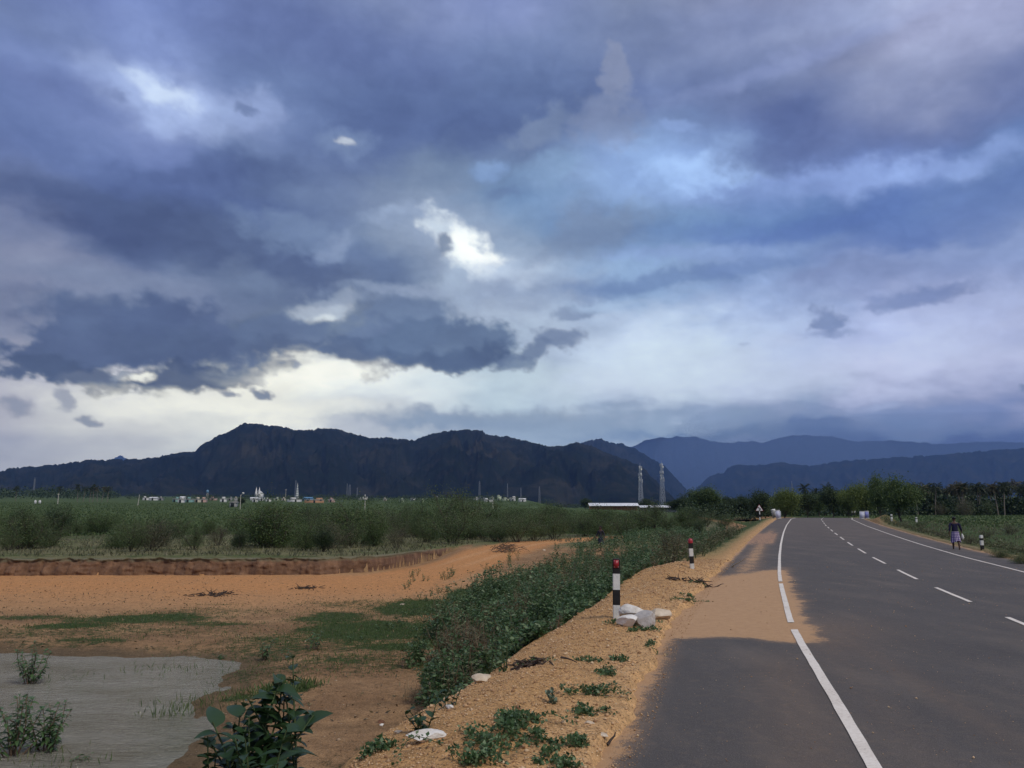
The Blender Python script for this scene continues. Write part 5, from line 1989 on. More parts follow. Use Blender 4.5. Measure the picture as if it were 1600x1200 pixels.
def shed(px0, px1, top, eave, base, depth, wall, nbay, label, name='shed'):
    """a long low shed with a tin roof and piers"""
    p0, p1 = at_col(px0, depth), at_col(px1, depth)
    c = (p0 + p1) / 2
    w = p1[0] - p0[0]
    zt, ze, zb = top_z(top, depth), top_z(eave, depth), min(gz(c[0], c[1]), top_z(base, depth))
    h = ze - zb
    D = 5.0
    o = empty(name, (c[0], c[1], zb), 0, label, 'shed')
    link('back_wall', Geo().box((0, D, h / 2 - .3), (w, .25, h + .6)).mesh('back_wall', [M_WALL[wall]]), o)
    for sx in (-1, 1):
        link('end_wall', Geo().box((sx * (w / 2 - .12), D / 2, h / 2 - .3), (.25, D - .3, h + .6)).mesh('end_wall', [M_WALL[wall]]), o)
    g = Geo()
    R0, R1 = -.9, D + .6
    ridge_z = zt - zb
    v = [(-w / 2 - .5, R0, h - .1), (w / 2 + .5, R0, h - .1), (w / 2 + .5, D * .5, ridge_z), (-w / 2 - .5, D * .5, ridge_z), (-w / 2 - .5, R1, h - .1), (w / 2 + .5, R1, h - .1)]
    g.add(v, [(0, 1, 2, 3), (3, 2, 5, 4)])
    v2 = [(a, b, c_ - .12) for a, b, c_ in v]
    g.add(v2, [(3, 2, 1, 0), (4, 5, 2, 3)])
    g.add([v[0], v[1], v2[1], v2[0]], [(3, 2, 1, 0)])
    link('roof', g.mesh('roof', [M_TIN]), o)
    bay = w / nbay
    pm = Geo().box((0, 0, h / 2 - .3), (bay * .32, .4, h + .4)).mesh('pier', [M_WALL[wall]])
    for i in range(nbay + 1):
        link('pier', pm, o, (-w / 2 + .3 + i * (w - .6) / nbay, .2, 0))
    lw = Geo().box((0, 0, h * .2), (bay * .66, .2, h * .4 + .6)).mesh('low_wall', [M_WALL[wall]])
    for i in range(nbay):
        link('low_wall', lw, o, (-w / 2 + .3 + (i + .5) * (w - .6) / nbay, .25, 0))
    return o


shed(923, 996, 785.8, 789.6, 795.5, 255, 'brick', 12, 'long red brick shed with bright white tin roof below the left mast')
shed(1002, 1018, 789.6, 792.2, 796, 255, 'grey', 3, 'short grey shed with pale roof between the brick shed and the long grey one')
shed(1019, 1058, 789.3, 792.0, 797, 245, 'grey', 8, 'long grey shed with pale roof below the right mast')


# --- twin spires, white tower
def spire(parent, x, w, h, hs, mat):
    g = Geo().box((0, 0, (h - hs) / 2), (w, w, h - hs))
    link('tower_shaft', g.mesh('tower_shaft', [mat]), parent, (x, 0, 0))
    v = [(-w / 2, -w / 2, 0), (w / 2, -w / 2, 0), (w / 2, w / 2, 0), (-w / 2, w / 2, 0), (0, 0, hs)]
    link('spire', Geo().add(v, [(0, 1, 4), (1, 2, 4), (2, 3, 4), (3, 0, 4)]).mesh('spire', [mat]), parent, (x, 0, h - hs - .01))
    link('opening', Geo().box((0, 0, 0), (w * .35, .1, w)).mesh('opening', [M_DARK]), parent, (x, -w / 2 - .03, h - hs - w * 1.2))


p = at_col(401, 900)
hh = top_z(760.5, 900) - p[2]
o = empty('church', tuple(p), 0, 'white church with two tall pointed spires in the town', 'church')
spire(o, -1.7, 1.9, hh, hh * .45, M_WALL['white'])
spire(o, 1.7, 1.9, hh, hh * .45, M_WALL['white'])
link('nave', Geo().box((0, 6, 3), (7, 10, 7)).mesh('nave', [M_WALL['white']]), o)
link('gable', Geo().add([(-3.4, .9, 6.4), (3.4, .9, 6.4), (0, .9, 9.5), (-3.4, 11, 6.4), (3.4, 11, 6.4), (0, 11, 9.5)], [(0, 1, 4, 3), (1, 2, 5, 4), (2, 0, 3, 5)]).mesh('gable', [M_WALL['white']]), o)
p = at_col(463, 900)
hh = top_z(754, 900) - p[2]
o = empty('temple_tower', tuple(p), 0, 'tall white tapering tower with ledges right of the twin spires', 'tower')
for k in range(6):
    w = 3.4 - k * .5
    link('tier', Geo().box((0, 0, 0), (w, w, hh * .13)).mesh('tier', [M_WALL['white']]), o, (0, 0, hh * (.065 + k * .135)))
    link('ledge', Geo().box((0, 0, 0), (w + .35, w + .35, .25)).mesh('ledge', [M_WALL['mint']]), o, (0, 0, hh * (.132 + k * .135)))
link('finial', Geo().tube([(0, 0, 0), (0, 0, hh * .19)], [.45, .05], 6).mesh('finial', [M_WALL['white']]), o, (0, 0, hh * .81))


# --- lattice masts
def mast(px, ty, base_w_px, depth, r, label, dishes=True, top_w=.25, group=None):
    p = at_col(px, depth)
    h = top_z(ty, depth) - p[2]
    w0 = base_w_px * depth / FOC
    w1 = w0 * top_w
    o = empty('lattice_mast', tuple(p), rng.uniform(0, .6), label, 'mast', group)

    def cor(k, z):
        w = (w0 + (w1 - w0) * max(0, z / h) ** .8) / 2
        return np.array([(-w, -w, z), (w, -w, z), (w, w, z), (-w, w, z)][k % 4])
    for k in range(4):
        link('leg', Geo().tube([cor(k, z) for z in np.linspace(-.5, h, 8)], r * 1.25, 4).mesh('leg', [M_STEEL if dishes else M_DSTEEL]), o)
    g = Geo()
    n = 11
    zs = h * (1 - (1 - np.linspace(0, 1, n)) ** 1.25)
    for i in range(n - 1):
        for k in range(4):
            g.tube([cor(k, zs[i]), cor(k + 1, zs[i + 1])], r * .7, 3)
            g.tube([cor(k + 1, zs[i]), cor(k, zs[i + 1])], r * .7, 3)
            g.tube([cor(k, zs[i + 1]), cor(k + 1, zs[i + 1])], r * .8, 3)
    link('bracing', g.mesh('bracing', [M_STEEL if dishes else M_DSTEEL]), o)
    link('spike', Geo().tube([(0, 0, h - .2), (0, 0, h + h * .07)], r, 4).mesh('spike', [M_STEEL]), o)
    if dishes:
        pm = Geo().box((0, 0, 0), (.5, .25, 2.2)).mesh('panel_antenna', [M_WALL['white']])
        for z in (h * .96, h * .80, h * .66):
            for a in range(3):
                w = (w0 + (w1 - w0) * (z / h) ** .8) / 2 + .7
                q = link('panel_antenna', pm, o, (math.sin(a * 2.1 + z) * w, -math.cos(a * 2.1 + z) * w, z))
                q.rotation_euler = (0, 0, a * 2.1 + z)
        for z, a in ((h * .92, .4), (h * .73, -1.0), (h * .62, 1.2)):
            w = (w0 + (w1 - w0) * (z / h) ** .8) / 2 + .35
            t = np.linspace(0, 6.28, 13)[:-1]
            q = link('dish', Geo().tube([(0, 0, 0), (0, -.18, 0), (0, -.45, 0)], [.15, .75, .85], 12, cap=True).mesh('dish', [M_WALL['white']]), o, (math.sin(a) * w, -math.cos(a) * w, z))
            q.rotation_euler = (0, 0, a)
        link('platform', Geo().box((0, 0, 0), (w1 * 2.2, w1 * 2.2, .3)).mesh('platform', [M_STEEL]), o, (0, 0, h * .78))
    return o


mast(1002, 728, 7.0, 640, .095, 'left one of the two tall telecom masts with dishes', top_w=.32)
mast(1036, 724, 7.5, 660, .095, 'right and taller one of the two tall telecom masts', top_w=.30)
mast(749, 753, 3.2, 900, .10, 'thin lattice mast above the central white houses', False, .4)
mast(843, 762, 3.6, 900, .10, 'short bright lattice mast right of the central cluster', False, .3)
mast(793, 757, 1.6, 1100, .12, 'faint thin mast behind the central cluster', False, .5)
mast(814, 763, 1.6, 1100, .12, 'faint short mast right of the faint thin one', False, .5)
mast(545, 758, 3.6, 1000, .10, 'lattice mast beyond the cross-arm pole', False, .6)
mast(541, 757, 1.2, 1000, .12, 'thin mast left of the lattice mast beyond the cross-arm pole', False, .6)
mast(557, 763, 1.2, 1100, .12, 'faint mast right of the lattice mast beyond the cross-arm pole', False, .6)
mast(460, 752, 2.6, 930, .10, 'lattice mast standing behind the tall white tower', False, .4)
mast(49, 748, 2.2, 1100, .13, 'faint mast against the hill at the far left', False, .5)
mast(1240, 755, 1.2, 700, .10, 'faint thin mast over the dark trees left of the road crest', False, .6)
# small water tower
p = at_col(322, 800)
hh = top_z(765, 800) - p[2]
o = empty('water_tower', tuple(p), 0, 'small pale blue water tower among the pink houses', 'water tower')
for k in range(4):
    link('leg', Geo().tube([(math.cos(k * 1.57 + .8) * 1.0, math.sin(k * 1.57 + .8) * 1.0, -.4), (math.cos(k * 1.57 + .8) * .7, math.sin(k * 1.57 + .8) * .7, hh * .7)], .16, 5).mesh('leg', [M_CONC]), o)
link('tank', Geo().tube([(0, 0, 0), (0, 0, .2), (0, 0, hh * .22), (0, 0, hh * .3)], [.8, 1.3, 1.3, .3], 12, cap=True).mesh('tank', [M_WALL['blue']]), o, (0, 0, hh * .68))


# --- poles
def pole(px, ty, by, label, rpx=.45, lean=0.0, arm=None, cat='pole', name='utility_pole'):
    p = G(px, by)
    d = p[1]
    h = max(top_z(ty, d) - p[2], 4.0)
    r = max(.09, rpx * d / FOC)
    o = empty(name, tuple(p), 0, label, cat)
    link('shaft', Geo().tube([(0, 0, -.4), (lean * h, 0, h)], [r * 1.1, r * .8], 7, cap=True).mesh('shaft', [M_CONC]), o)
    if arm == 'T':
        link('cross_arm', Geo().box((0, 0, 0), (7 * d / FOC, .25, .35)).mesh('cross_arm', [M_CONC]), o, (0, -.2, h * .80))
        im = Geo().tube([(0, 0, 0), (0, 0, .12), (0, 0, .5)], [.12, .2, .08], 6, cap=True).mesh('insulator', [M_WALL['white']])
        for sx in (-1, 0, 1):
            link('insulator', im, o, (sx * 3 * d / FOC, -.2, h * .80 + .18 if sx else h))
    if arm == 'lamp':
        link('bracket', Geo().tube([(0, 0, h * .92), (1.2 * d / FOC, 0, h * 1.0), (3.2 * d / FOC, 0, h * 1.06)], r * .7, 5).mesh('bracket', [M_CONC]), o)
        link('lamp_head', Geo().box((0, 0, 0), (2.6 * d / FOC, .5, 2.6 * d / FOC)).mesh('lamp_head', [M_WALL['white']]), o, (3.6 * d / FOC, 0, h * 1.10))
    if arm == 'small':
        link('cross_arm', Geo().box((0, 0, 0), (3 * d / FOC, .15, .2)).mesh('cross_arm', [M_CONC]), o, (0, -.15, h * .93))
    return o


pole(90, 772, 789, 'white pole in the left field by the palm clump', .55, arm='small')
pole(215, 775, 790.5, 'leaning white pole at the left end of the town', .5, .10)
pole(375, 773, 796, 'concrete pole with bent arm and white lamp in the left field', .55, arm='lamp', name='lamp_pole')
pole(570, 776, 798, 'concrete pole with a wide cross-arm in the middle field', .7, arm='T')
pole(770, 783, 795, 'short concrete pole in front of the central white houses', .6)
pole(446, 764, 784, 'thin pole with a ball top between spires and white tower', .3, arm='small')
pole(1088, 783, 799.5, 'concrete pole in front of the lone spreading tree', .6, arm='small')
pole(1143, 777, 797, 'thin pole with small cross-arm left of the road sign', .45, arm='small')
pole(1449, 783, 806, 'white concrete pole in front of the palm grove', .75)
pole(1598, 775, 806, 'pale pole at the right edge in the palm grove', .4)
for px, lab in ((55, 'left one of two white marker stones in the far left field'), (62, 'right one of two white marker stones in the far left field')):
    p = G(px, 787)
    g = Geo().box((0, 0, .5), (.7, .5, 1.4)).tube([(0, 0, 1.15), (0, 0, 1.45)], [.35, .1], 5)
    tag(link('marker_stone', g.mesh('marker_stone', [M_WALL['white']]), None, tuple(p)), lab, 'marker stone')
# low wall in the field under the lone tree
p = G(1085, 801)
o = link('field_wall', Geo().box((0, 0, .2), (14 * p[1] / FOC, .3, 1.2)).box((0, 0, .84), (14.6 * p[1] / FOC, .42, .12)).mesh('field_wall', [M_CONC]), None, tuple(p))
tag(o, 'low pale wall in the field below the lone spreading tree', 'wall')

# ----------------------------------------------------------------- roadside things
M_WHITE = pmat('whitewashed_stone', (.62, .63, .60), .8, .12, 9, col2=(.70, .70, .66), bump=.3, bscale=40)
M_BLACK = pmat('black_paint', (.016, .015, .015), .6, .3, 12)
M_RED = pmat('red_reflector', (.30, .012, .018), .35, .15, 40, spec=.6)
M_ROCK = pmat('chalky_white_rock', (.50, .45, .39), .9, .0, 5, col2=(.80, .78, .74), bump=.6, bscale=28)
M_ROCKG = pmat('grey_faced_rock', (.30, .27, .25), .9, .0, 7, col2=(.50, .47, .44), bump=.6, bscale=30)
M_ROCKC = pmat('cream_rock', (.40, .31, .22), .9, .0, 6, col2=(.66, .56, .43), bump=.6, bscale=30)
M_CLOD = pmat('brown_clod', (.15, .07, .04), .95, .3, 12, bump=.8, bscale=30)
M_TWIG = pmat('dark_dead_twigs', (.06, .042, .032), .9, .4, 12)


def guard_stone(px, by, top_py, width_px, label, bands, reflector, tilt=0.0, cap=0.0, depth=None):
    """a square roadside guard stone painted in bands; bands = fractions from the top"""
    p = G(px, by) if depth is None else at_col(px, depth)
    d = p[1]
    h = top_z(top_py, d) - p[2]
    w = width_px * d / FOC
    ang = math.atan(float(np.interp(d, _yy, _sl)))
    o = empty('guard_stone', tuple(p), -ang * .4, label, 'guard stone', 'black and white guard stones beside the road')
    o.rotation_euler = (0, tilt, -ang * .4)
    bw = .006

    def slab(z0, z1, ww, nm, mt, top=False):
        bm = bmesh.new()
        bmesh.ops.create_cube(bm, size=1)
        for v in bm.verts:
            v.co = (v.co.x * ww, v.co.y * ww, z0 if v.co.z < 0 else z1)
        bmesh.ops.bevel(bm, geom=[e for e in bm.edges if abs((e.verts[0].co - e.verts[1].co).z) > .01] + ([e for e in bm.edges if min(v.co.z for v in e.verts) > z1 - .001] if top else []), offset=.010, segments=2, affect='EDGES')
        me = bpy.data.meshes.new(nm)
        bm.to_mesh(me)
        bm.free()
        me.materials.append(mt)
        return link(nm, me, o)
    slab(-.35, bands[-1][0] * 0 + h * (1 - bands[-1][0]), w, 'foot', M_WHITE)
    for a, b, c in bands[:-1]:
        slab(h * (1 - b), h * (1 - a), w + (.002 if c == 'k' else 0), 'black_band' if c == 'k' else 'white_band', M_BLACK if c == 'k' else M_WHITE, a == 0)
    if reflector:
        g = Geo().box((0, -w / 2 - .006, h * (1 - .085)), (w * .72, .012, h * .135))
        link('reflector', g.mesh('reflector', [M_RED]), o)
        g = Geo()
        for sx in (-1, 1):
            for sz in (-1, 1):
                g.box((sx * w * .27, -w / 2 - .014, h * (.915 + sz * .05)), (.008, .006, .008))
        link('rivets', g.mesh('rivets', [M_STEEL]), o)
    if cap:
        g = Geo().tube([(0, 0, h - .01), (0, 0, h + cap * .5), (0, 0, h + cap * .85), (0, 0, h + cap)], [w * .60, w * .62, w * .45, .01], 12)
        link('cap', g.mesh('cap', [M_RED], True), o)
    return o


B1 = [(0, .25, 'k'), (.25, .52, 'w'), (.52, .775, 'k'), (.775, 1, 'w')]
guard_stone(963.5, 966, 873, 11.0, 'nearest guard stone with a square red reflector beside the white rocks', B1, True, .012)
guard_stone(1081.5, 888.5, 848, 6.2, 'second guard stone with a rounded red cap on the sand mound', [(0, .22, 'k'), (.22, .52, 'w'), (.52, .80, 'k'), (.80, 1, 'w')], False, -.03, .12)
B3 = [(0, .22, 'w'), (.22, .38, 'k'), (.38, .72, 'w'), (.72, 1, 'k')]
o = guard_stone(1535, 858, 836, 4.2, 'white topped guard stone on the right verge beyond the walking man', B3[:3] + [(.72, 1, 'k')], False)
for c in o.children:
    if c.name.startswith('foot'):
        c.data.materials[0] = M_BLACK
guard_stone(1393.5, 814, 803.5, 2.6, 'far guard stone under the broad tree on the right verge', B3, False)
guard_stone(1432, 816, 808, 2.6, 'far white guard stone in the field right of the broad tree', B3, False)


def rock(name, loc, size, seed, mat, label=None, cat='rock', rot=0.0, cuts=9, group=None):
    rg = np.random.default_rng(seed)
    bm = bmesh.new()
    bmesh.ops.create_icosphere(bm, subdivisions=4, radius=1)
    v = np.array([q.co[:] for q in bm.verts])
    for _ in range(cuts):                     # knock flat faces off it
        n = unit(rg.normal(size=3))
        d = rg.uniform(.48, .78)
        k = v @ n
        v = v - np.maximum(0, k - d)[:, None] * n
    v = v * (1 + .16 * fbm(v[:, 0] * 1.6, v[:, 1] * 1.6, v[:, 2] * 1.6 + seed, 5, .6, seed))[:, None] * 1.22
    v = v * np.array(size)
    for q, c in zip(bm.verts, v):
        q.co = c
    me = bpy.data.meshes.new(name)
    bm.to_mesh(me)
    bm.free()
    me.materials.append(mat)
    o = link(name, me, None, loc)
    o.rotation_euler = (rg.normal() * .1, rg.normal() * .1, rot)
    return tag(o, label, cat, group)


def rock_px(px, py, size, sink, *a, **k):
    p = G(px, py)
    return rock('rock', (p[0], p[1] + size[1] * .6, p[2] + size[2] * sink), size, *a, **k)


rock_px(993, 973, (.205, .14, .115), 1.15, 3, M_ROCK, 'flat white rock lying at the back of the pile by the near guard stone', rot=.2)
rock_px(1007, 980, (.165, .13, .135), .55, 4, M_ROCKG, 'grey faced boulder at the front right of the white rock pile', cuts=7, rot=.5)
rock_px(982, 980, (.155, .12, .09), .6, 5, M_ROCK, 'white rock at the front left of the pile touching the guard stone', rot=-.2)
rock_px(1030, 968, (.17, .14, .10), .7, 6, M_ROCKC, 'cream coloured rock at the right of the white rock pile', rot=.1)
rock_px(664, 1160, (.125, .07, .045), .5, 7, M_ROCK, 'long pale stone on the embankment edge in the foreground', rot=.35)
rock_px(748, 1068, (.075, .07, .05), .5, 8, M_ROCKC, 'pale stone on the embankment edge below the thicket', rot=.6)
rock_px(758, 1062, (.06, .05, .03), .4, 9, M_ROCKC, 'small flat stone right of the pale stone below the thicket', rot=.1)
rock_px(702, 1108, (.03, .025, .02), .5, 10, M_ROCK, 'small white pebble beside the weed on the embankment edge')
rock_px(596, 1134, (.035, .03, .02), .5, 11, M_ROCK, 'white pebble on the brown slope above the foreground')
rock_px(622, 1147, (.03, .025, .015), .5, 12, M_ROCKC, 'small cream pebble on the brown slope')
rock_px(921, 1133, (.035, .03, .02), .5, 13, M_ROCKC, 'cream pebble on the gravel verge near the asphalt')
rock_px(942, 1152, (.045, .03, .015), .5, 14, M_ROCKC, 'flat pale chip of stone near the asphalt edge')
rock_px(1160, 930, (.14, .09, .04), .5, 15, M_CLOD, 'brown earth clod on the sand beside the edge line')
rock_px(1148, 929, (.05, .04, .03), .5, 16, M_CLOD, 'small reddish lump left of the brown clod')
rock_px(1270, 1150, (.02, .018, .015), .4, 17, M_ROCKC, 'brown pebble on the asphalt left of the edge line')
rock_px(596, 1130, (.05, .05, .03), .3, 18, M_CLOD, 'brown clod on the slope beside the white pebble')
for px, py, sz, sd in [(905, 862, .10, 21), (1100, 913, .06, 22), (850, 860, .12, 23), (628, 945, .08, 24)]:
    rock_px(px, py, (sz, sz * .7, sz * .4), .4, sd, M_ROCKC, {21: 'pale stone at the rim of the far dirt track', 22: 'stone in dark debris on the sand mound', 23: 'pale stone on the orange track beyond the thicket', 24: 'white stone on the grass edge by the track'}[sd])


def build_gravel():
    rg = np.random.default_rng(63)
    n = 42000
    y = 3.2 + 26 * rg.random(n) ** 1.9
    s_ = rg.uniform(-3.6, -1.5, n)
    s_ = np.where(rg.random(n) < .10, rg.uniform(-1.6, 8, n), s_)
    x = at_road(s_, y)
    z = H(x, y)
    on = (s_ > -1.7)
    z = np.where(on, zroad(y) + .05 * (1 - ((s_ - 3.5) / 5.2) ** 2) - .042, z)
    r = rg.uniform(.0025, .0095, n) * (1 + 1.4 * (rg.random(n) < .06)) * np.where(on, .55, 1) * (1 + y / 35)
    base = np.array([(1, 0, 0), (-1, 0, 0), (0, 1, 0), (0, -1, 0), (0, 0, 1), (0, 0, -1)], float)
    F = np.array([(0, 2, 4), (2, 1, 4), (1, 3, 4), (3, 0, 4), (2, 0, 5), (1, 2, 5), (3, 1, 5), (0, 3, 5)])
    V = base[None] * rg.uniform(.6, 1.3, (n, 6, 1)) * r[:, None, None] * np.array([1, 1, .65])
    an = rg.uniform(0, 6.28, n)
    c, s = np.cos(an)[:, None], np.sin(an)[:, None]
    V = np.stack([V[..., 0] * c - V[..., 1] * s, V[..., 0] * s + V[..., 1] * c, V[..., 2]], -1)
    V = V + np.stack([x, y, z + r * .25], -1)[:, None]
    f = (np.arange(n) * 6)[:, None, None] + F[None]
    m = leafmat('mixed_gravel', (.25, .135, .065), (.48, .29, .15), (.60, .44, .27), 0.0, .9)
    o = mesh_obj('gravel', V.reshape(-1, 3), f.reshape(-1, 3), m)
    tag(o, kind='stuff')
    o['label'] = 'loose orange gravel and pale chips on the verge and shoulder'
    # clods and stones scattered on the low plain
    n = 5000
    y = 8 + 34 * rg.random(n) ** 1.2
    x = y * rg.uniform(-.7, .12, n)
    k = (s_of(x, y) < -5.5) & (poly_sdf(x, y, POND) > .2)
    x, y = x[k], y[k]
    z = H(x, y)
    r = rg.uniform(.006, .022, len(x)) * (1 + 1.2 * (rg.random(len(x)) < .05))
    V = base[None] * rg.uniform(.6, 1.3, (len(x), 6, 1)) * r[:, None, None] * np.array([1, 1, .6]) + np.stack([x, y, z + r * .1], -1)[:, None]
    f = (np.arange(len(x)) * 6)[:, None, None] + F[None]
    m = leafmat('soil_crumbs', (.10, .055, .03), (.20, .12, .07), (.42, .31, .20), 0.0, .95)
    o = mesh_obj('soil_clods', V.reshape(-1, 3), f.reshape(-1, 3), m)
    tag(o, kind='stuff')


build_gravel()


def twig_heap(px, py, rx, ry, n, L, label, mat=M_TWIG, h=.05, seed=1, name='twig_heap'):
    rg = np.random.default_rng(seed)
    c = G(px, py)
    g = Geo()
    for _ in range(n):
        x, y = c[0] + rg.normal() * rx * .5, c[1] + rg.normal() * ry * .5
        a = rg.uniform(0, 6.28)
        pts, _d = wander((x, y, gz(x, y) + .01 + rg.random() * h), (math.cos(a), math.sin(a) * .6, rg.normal() * .15), L * rg.uniform(.4, 1.1), 3, rg, .25)
        g.tube(pts, np.linspace(.012, .004, 4) * (1 + c[1] / 40), 3)
    o = link(name, g.mesh(name, [mat]))
    return tag(o, label, 'twigs')


twig_heap(332, 930, .8, .7, 80, .32, 'dark heap of dead twigs lying on the orange plain', seed=2, h=.05)
twig_heap(478, 920, .5, .6, 55, .3, 'smaller dark twig heap right of the first on the orange plain', seed=3, h=.05)
twig_heap(1100, 914, .30, .25, 60, .25, 'dark dry roots on the sand mound by the second guard stone', seed=4)
twig_heap(1055, 906, .18, .15, 25, .2, 'few dark twigs left of the roots on the sand mound', seed=5)
twig_heap(830, 1042, .20, .12, 30, .2, 'dark wilted twigs at the embankment edge', seed=6)
twig_heap(790, 862, 1.0, 1.2, 80, .9, 'grey brushwood pile beyond the end of the bank', seed=8, h=.5, mat=M_DRYSTEM)
twig_heap(650, 838, 1.2, 1.5, 90, .9, 'pale dry brushwood under the thorn shrubs', seed=9, h=.7, mat=M_DRYSTEM)
twig_heap(1158, 889, .5, .08, 14, .7, 'pale dry sticks lying across the sand near the shoulder', seed=10, h=.02, mat=M_DRY)
twig_heap(1022, 1147, .05, .02, 3, .22, 'short dark stick lying on the asphalt shoulder', seed=11, h=.0)
twig_heap(950, 1172, .06, .03, 3, .25, 'thin brown stick on the gravel near the asphalt', seed=12, h=.0)


# --- triangular bend sign
p = at_col(1187, 85)
hh = top_z(789, 85) - p[2]
o = empty('road_sign', tuple(p), math.radians(-14), 'triangular left bend warning sign on a striped post', 'road sign')
tri = .34
zc = hh - tri * 1.1
pm = Geo().tube([(0, 0, -.3), (0, 0, zc)], .045, 8)
link('post', pm.mesh('post', [M_BLACK]), o)
for z0 in (.15, .75):
    link('white_band', Geo().tube([(0, 0, z0), (0, 0, z0 + .32)], .052, 8).mesh('white_band', [M_WHITE]), o)


def tri_plate(s_, y, m, nm):
    v = [(-s_, y, -s_ * .577), (s_, y, -s_ * .577), (0, y, s_ * 1.155), (-s_, y + .02, -s_ * .577), (s_, y + .02, -s_ * .577), (0, y + .02, s_ * 1.155)]
    link(nm, Geo().add(v, [(0, 1, 2), (3, 5, 4)]).add(v, [(0, 3, 4, 1), (1, 4, 5, 2), (2, 5, 3, 0)]).mesh(nm, [m]), o, (0, 0, hh - tri * 1.155))


tri_plate(tri + .06, 0, M_RED, 'red_border')
tri_plate(tri + .01, -.012, pmat('sign_white', (.72, .72, .70), .5, .03), 'sign_face')
g = Geo()
ar = np.array([(.13, -.16), (.13, -.02), (.05, .07), (-.06, .10)])
for i in range(3):
    a, b = ar[i], ar[i + 1]
    d_ = unit(b - a)
    nn = np.array([-d_[1], d_[0]]) * .032
    q = [a - nn, a + nn, b + nn, b - nn]
    g.add([(v[0], -.02 - i * .001, v[1]) for v in q], [(0, 1, 2, 3)])
g.add([(-.05, -.024, .19), (-.05, -.024, .02), (-.18, -.024, .105)], [(0, 1, 2)])
link('bend_arrow', g.mesh('bend_arrow', [M_BLACK]), o, (0, 0, hh - tri * 1.155))

# --- hazard boards at the crest
M_BOARD = pmat('pale_board', (.52, .54, .66), .6, .06, 4)
M_BLUEB = pmat('blue_board', (.20, .22, .48), .6, .12, 3)


def board(px, depth, wpx, hpx, label, tilt, mats, kind):
    p = at_col(px, depth)
    w, h = wpx * depth / FOC, hpx * depth / FOC
    o = empty('hazard_board', tuple(p), math.radians(-12), label, 'board')
    zb = .12
    for sx in (-1, 1):
        link('leg', Geo().box((sx * w * .36, .06, (h + zb) / 2 - .1), (.06, .05, h + zb)).mesh('leg', [M_STEEL]), o)
    f = link('panel', Geo().box((0, 0, zb + h / 2), (w, .04, h)).mesh('panel', [mats[0]]), o)
    f.rotation_euler = (0, tilt, 0)
    if kind == 'stripe':
        n = 6
        for i in range(n):
            z = zb + h * (i + .5) / n
            v = [(-w / 2, -.026, z - .02), (w / 2, -.026, z - .02 - w * .55), (w / 2, -.026, z + h / n * .42 - w * .55), (-w / 2, -.026, z + h / n * .42)]
            v = [(a, b, min(max(c, zb), zb + h)) for a, b, c in v]
            link('black_stripe', Geo().add(v, [(0, 1, 2, 3)]).mesh('black_stripe', [M_BLACK]), f)
    else:
        for (cx, cz, ww, h2) in ((0, .96, 1, .07), (0, .04, 1, .07), (-.47, .5, .06, .86), (.47, .5, .06, .86)):
            link('border', Geo().box((cx * w, -.028, zb + cz * h), (ww * w, .012, h2 * h)).mesh('border', [M_WHITE]), f)
    return o


board(1210.5, 97.5, 6.5, 13, 'hazard board with black and white diagonal stripes at the left of the road crest', -.16, [M_WHITE], 'stripe')
board(1217, 97, 7.5, 13, 'white panel leaning beside the striped hazard board at the crest', -.16, [M_BOARD], 'frame')
board(1346.5, 97, 7.0, 11.5, 'pale blue left half of the notched board pair behind the soil heap', .06, [M_BOARD], 'frame')
board(1354.5, 97, 6.5, 11.5, 'deeper blue right half of the notched board pair behind the soil heap', -.03, [M_BLUEB], 'frame')

# ----------------------------------------------------------------- people
M_SKIN = pmat('dark_brown_skin', (.085, .045, .028), .5, .1, 10)
M_HAIR = pmat('black_hair', (.008, .007, .007), .5, .2, 60)
M_NAVY = pmat('navy_shirt', (.014, .013, .042), .9, .25, 14, bump=.3, bscale=9)
M_WSHIRT = pmat('white_shirt', (.62, .62, .58), .9, .08, 6)
M_DTROUS = pmat('dark_cloth', (.03, .03, .04), .9, .2, 6)
M_SANDAL = pmat('dark_sandal', (.02, .015, .012), .7, .1, 6)


def checked(name):
    m = bpy.data.materials.new(name)
    m.use_nodes = True
    nt = NT(m.node_tree)
    b = nt.n['Principled BSDF']
    pos = nt.new('ShaderNodeTexCoord').outputs['Object']
    sx = nt.new('ShaderNodeSeparateXYZ', {0: pos})
    an = nt.math('MULTIPLY', nt.math('ARCTAN2', sx.outputs[0], sx.outputs[1]), .17)
    fx = nt.math('GREATER_THAN', nt.math('FRACT', nt.math('MULTIPLY', an, 14)), .5)
    fz = nt.math('GREATER_THAN', nt.math('FRACT', nt.math('MULTIPLY', sx.outputs[2], 12)), .5)
    c = nt.mix(fx, (.07, .04, .16), (.13, .09, .26))
    c = nt.mix(nt.math('MULTIPLY', fz, fx), c, (.60, .55, .66))
    nt.put(b.inputs['Base Color'], c)
    b.inputs['Roughness'].default_value = .9
    return m


def skin_obj(name, verts, edges, mat, parent, sub=2, root=0):
    me = bpy.data.meshes.new(name)
    me.from_pydata([v[:3] for v in verts], edges, [])
    o = link(name, me, parent)
    me.materials.append(mat)
    md = o.modifiers.new('skin', 'SKIN')
    md.use_smooth_shade = True
    for i, v in enumerate(verts):
        sv_ = me.skin_vertices[0].data[i]
        r = v[3] if isinstance(v[3], tuple) else (v[3], v[3])
        sv_.radius = r
        sv_.use_root = i == root
    sb = o.modifiers.new('subsurf', 'SUBSURF')
    sb.levels = sb.render_levels = sub
    return o


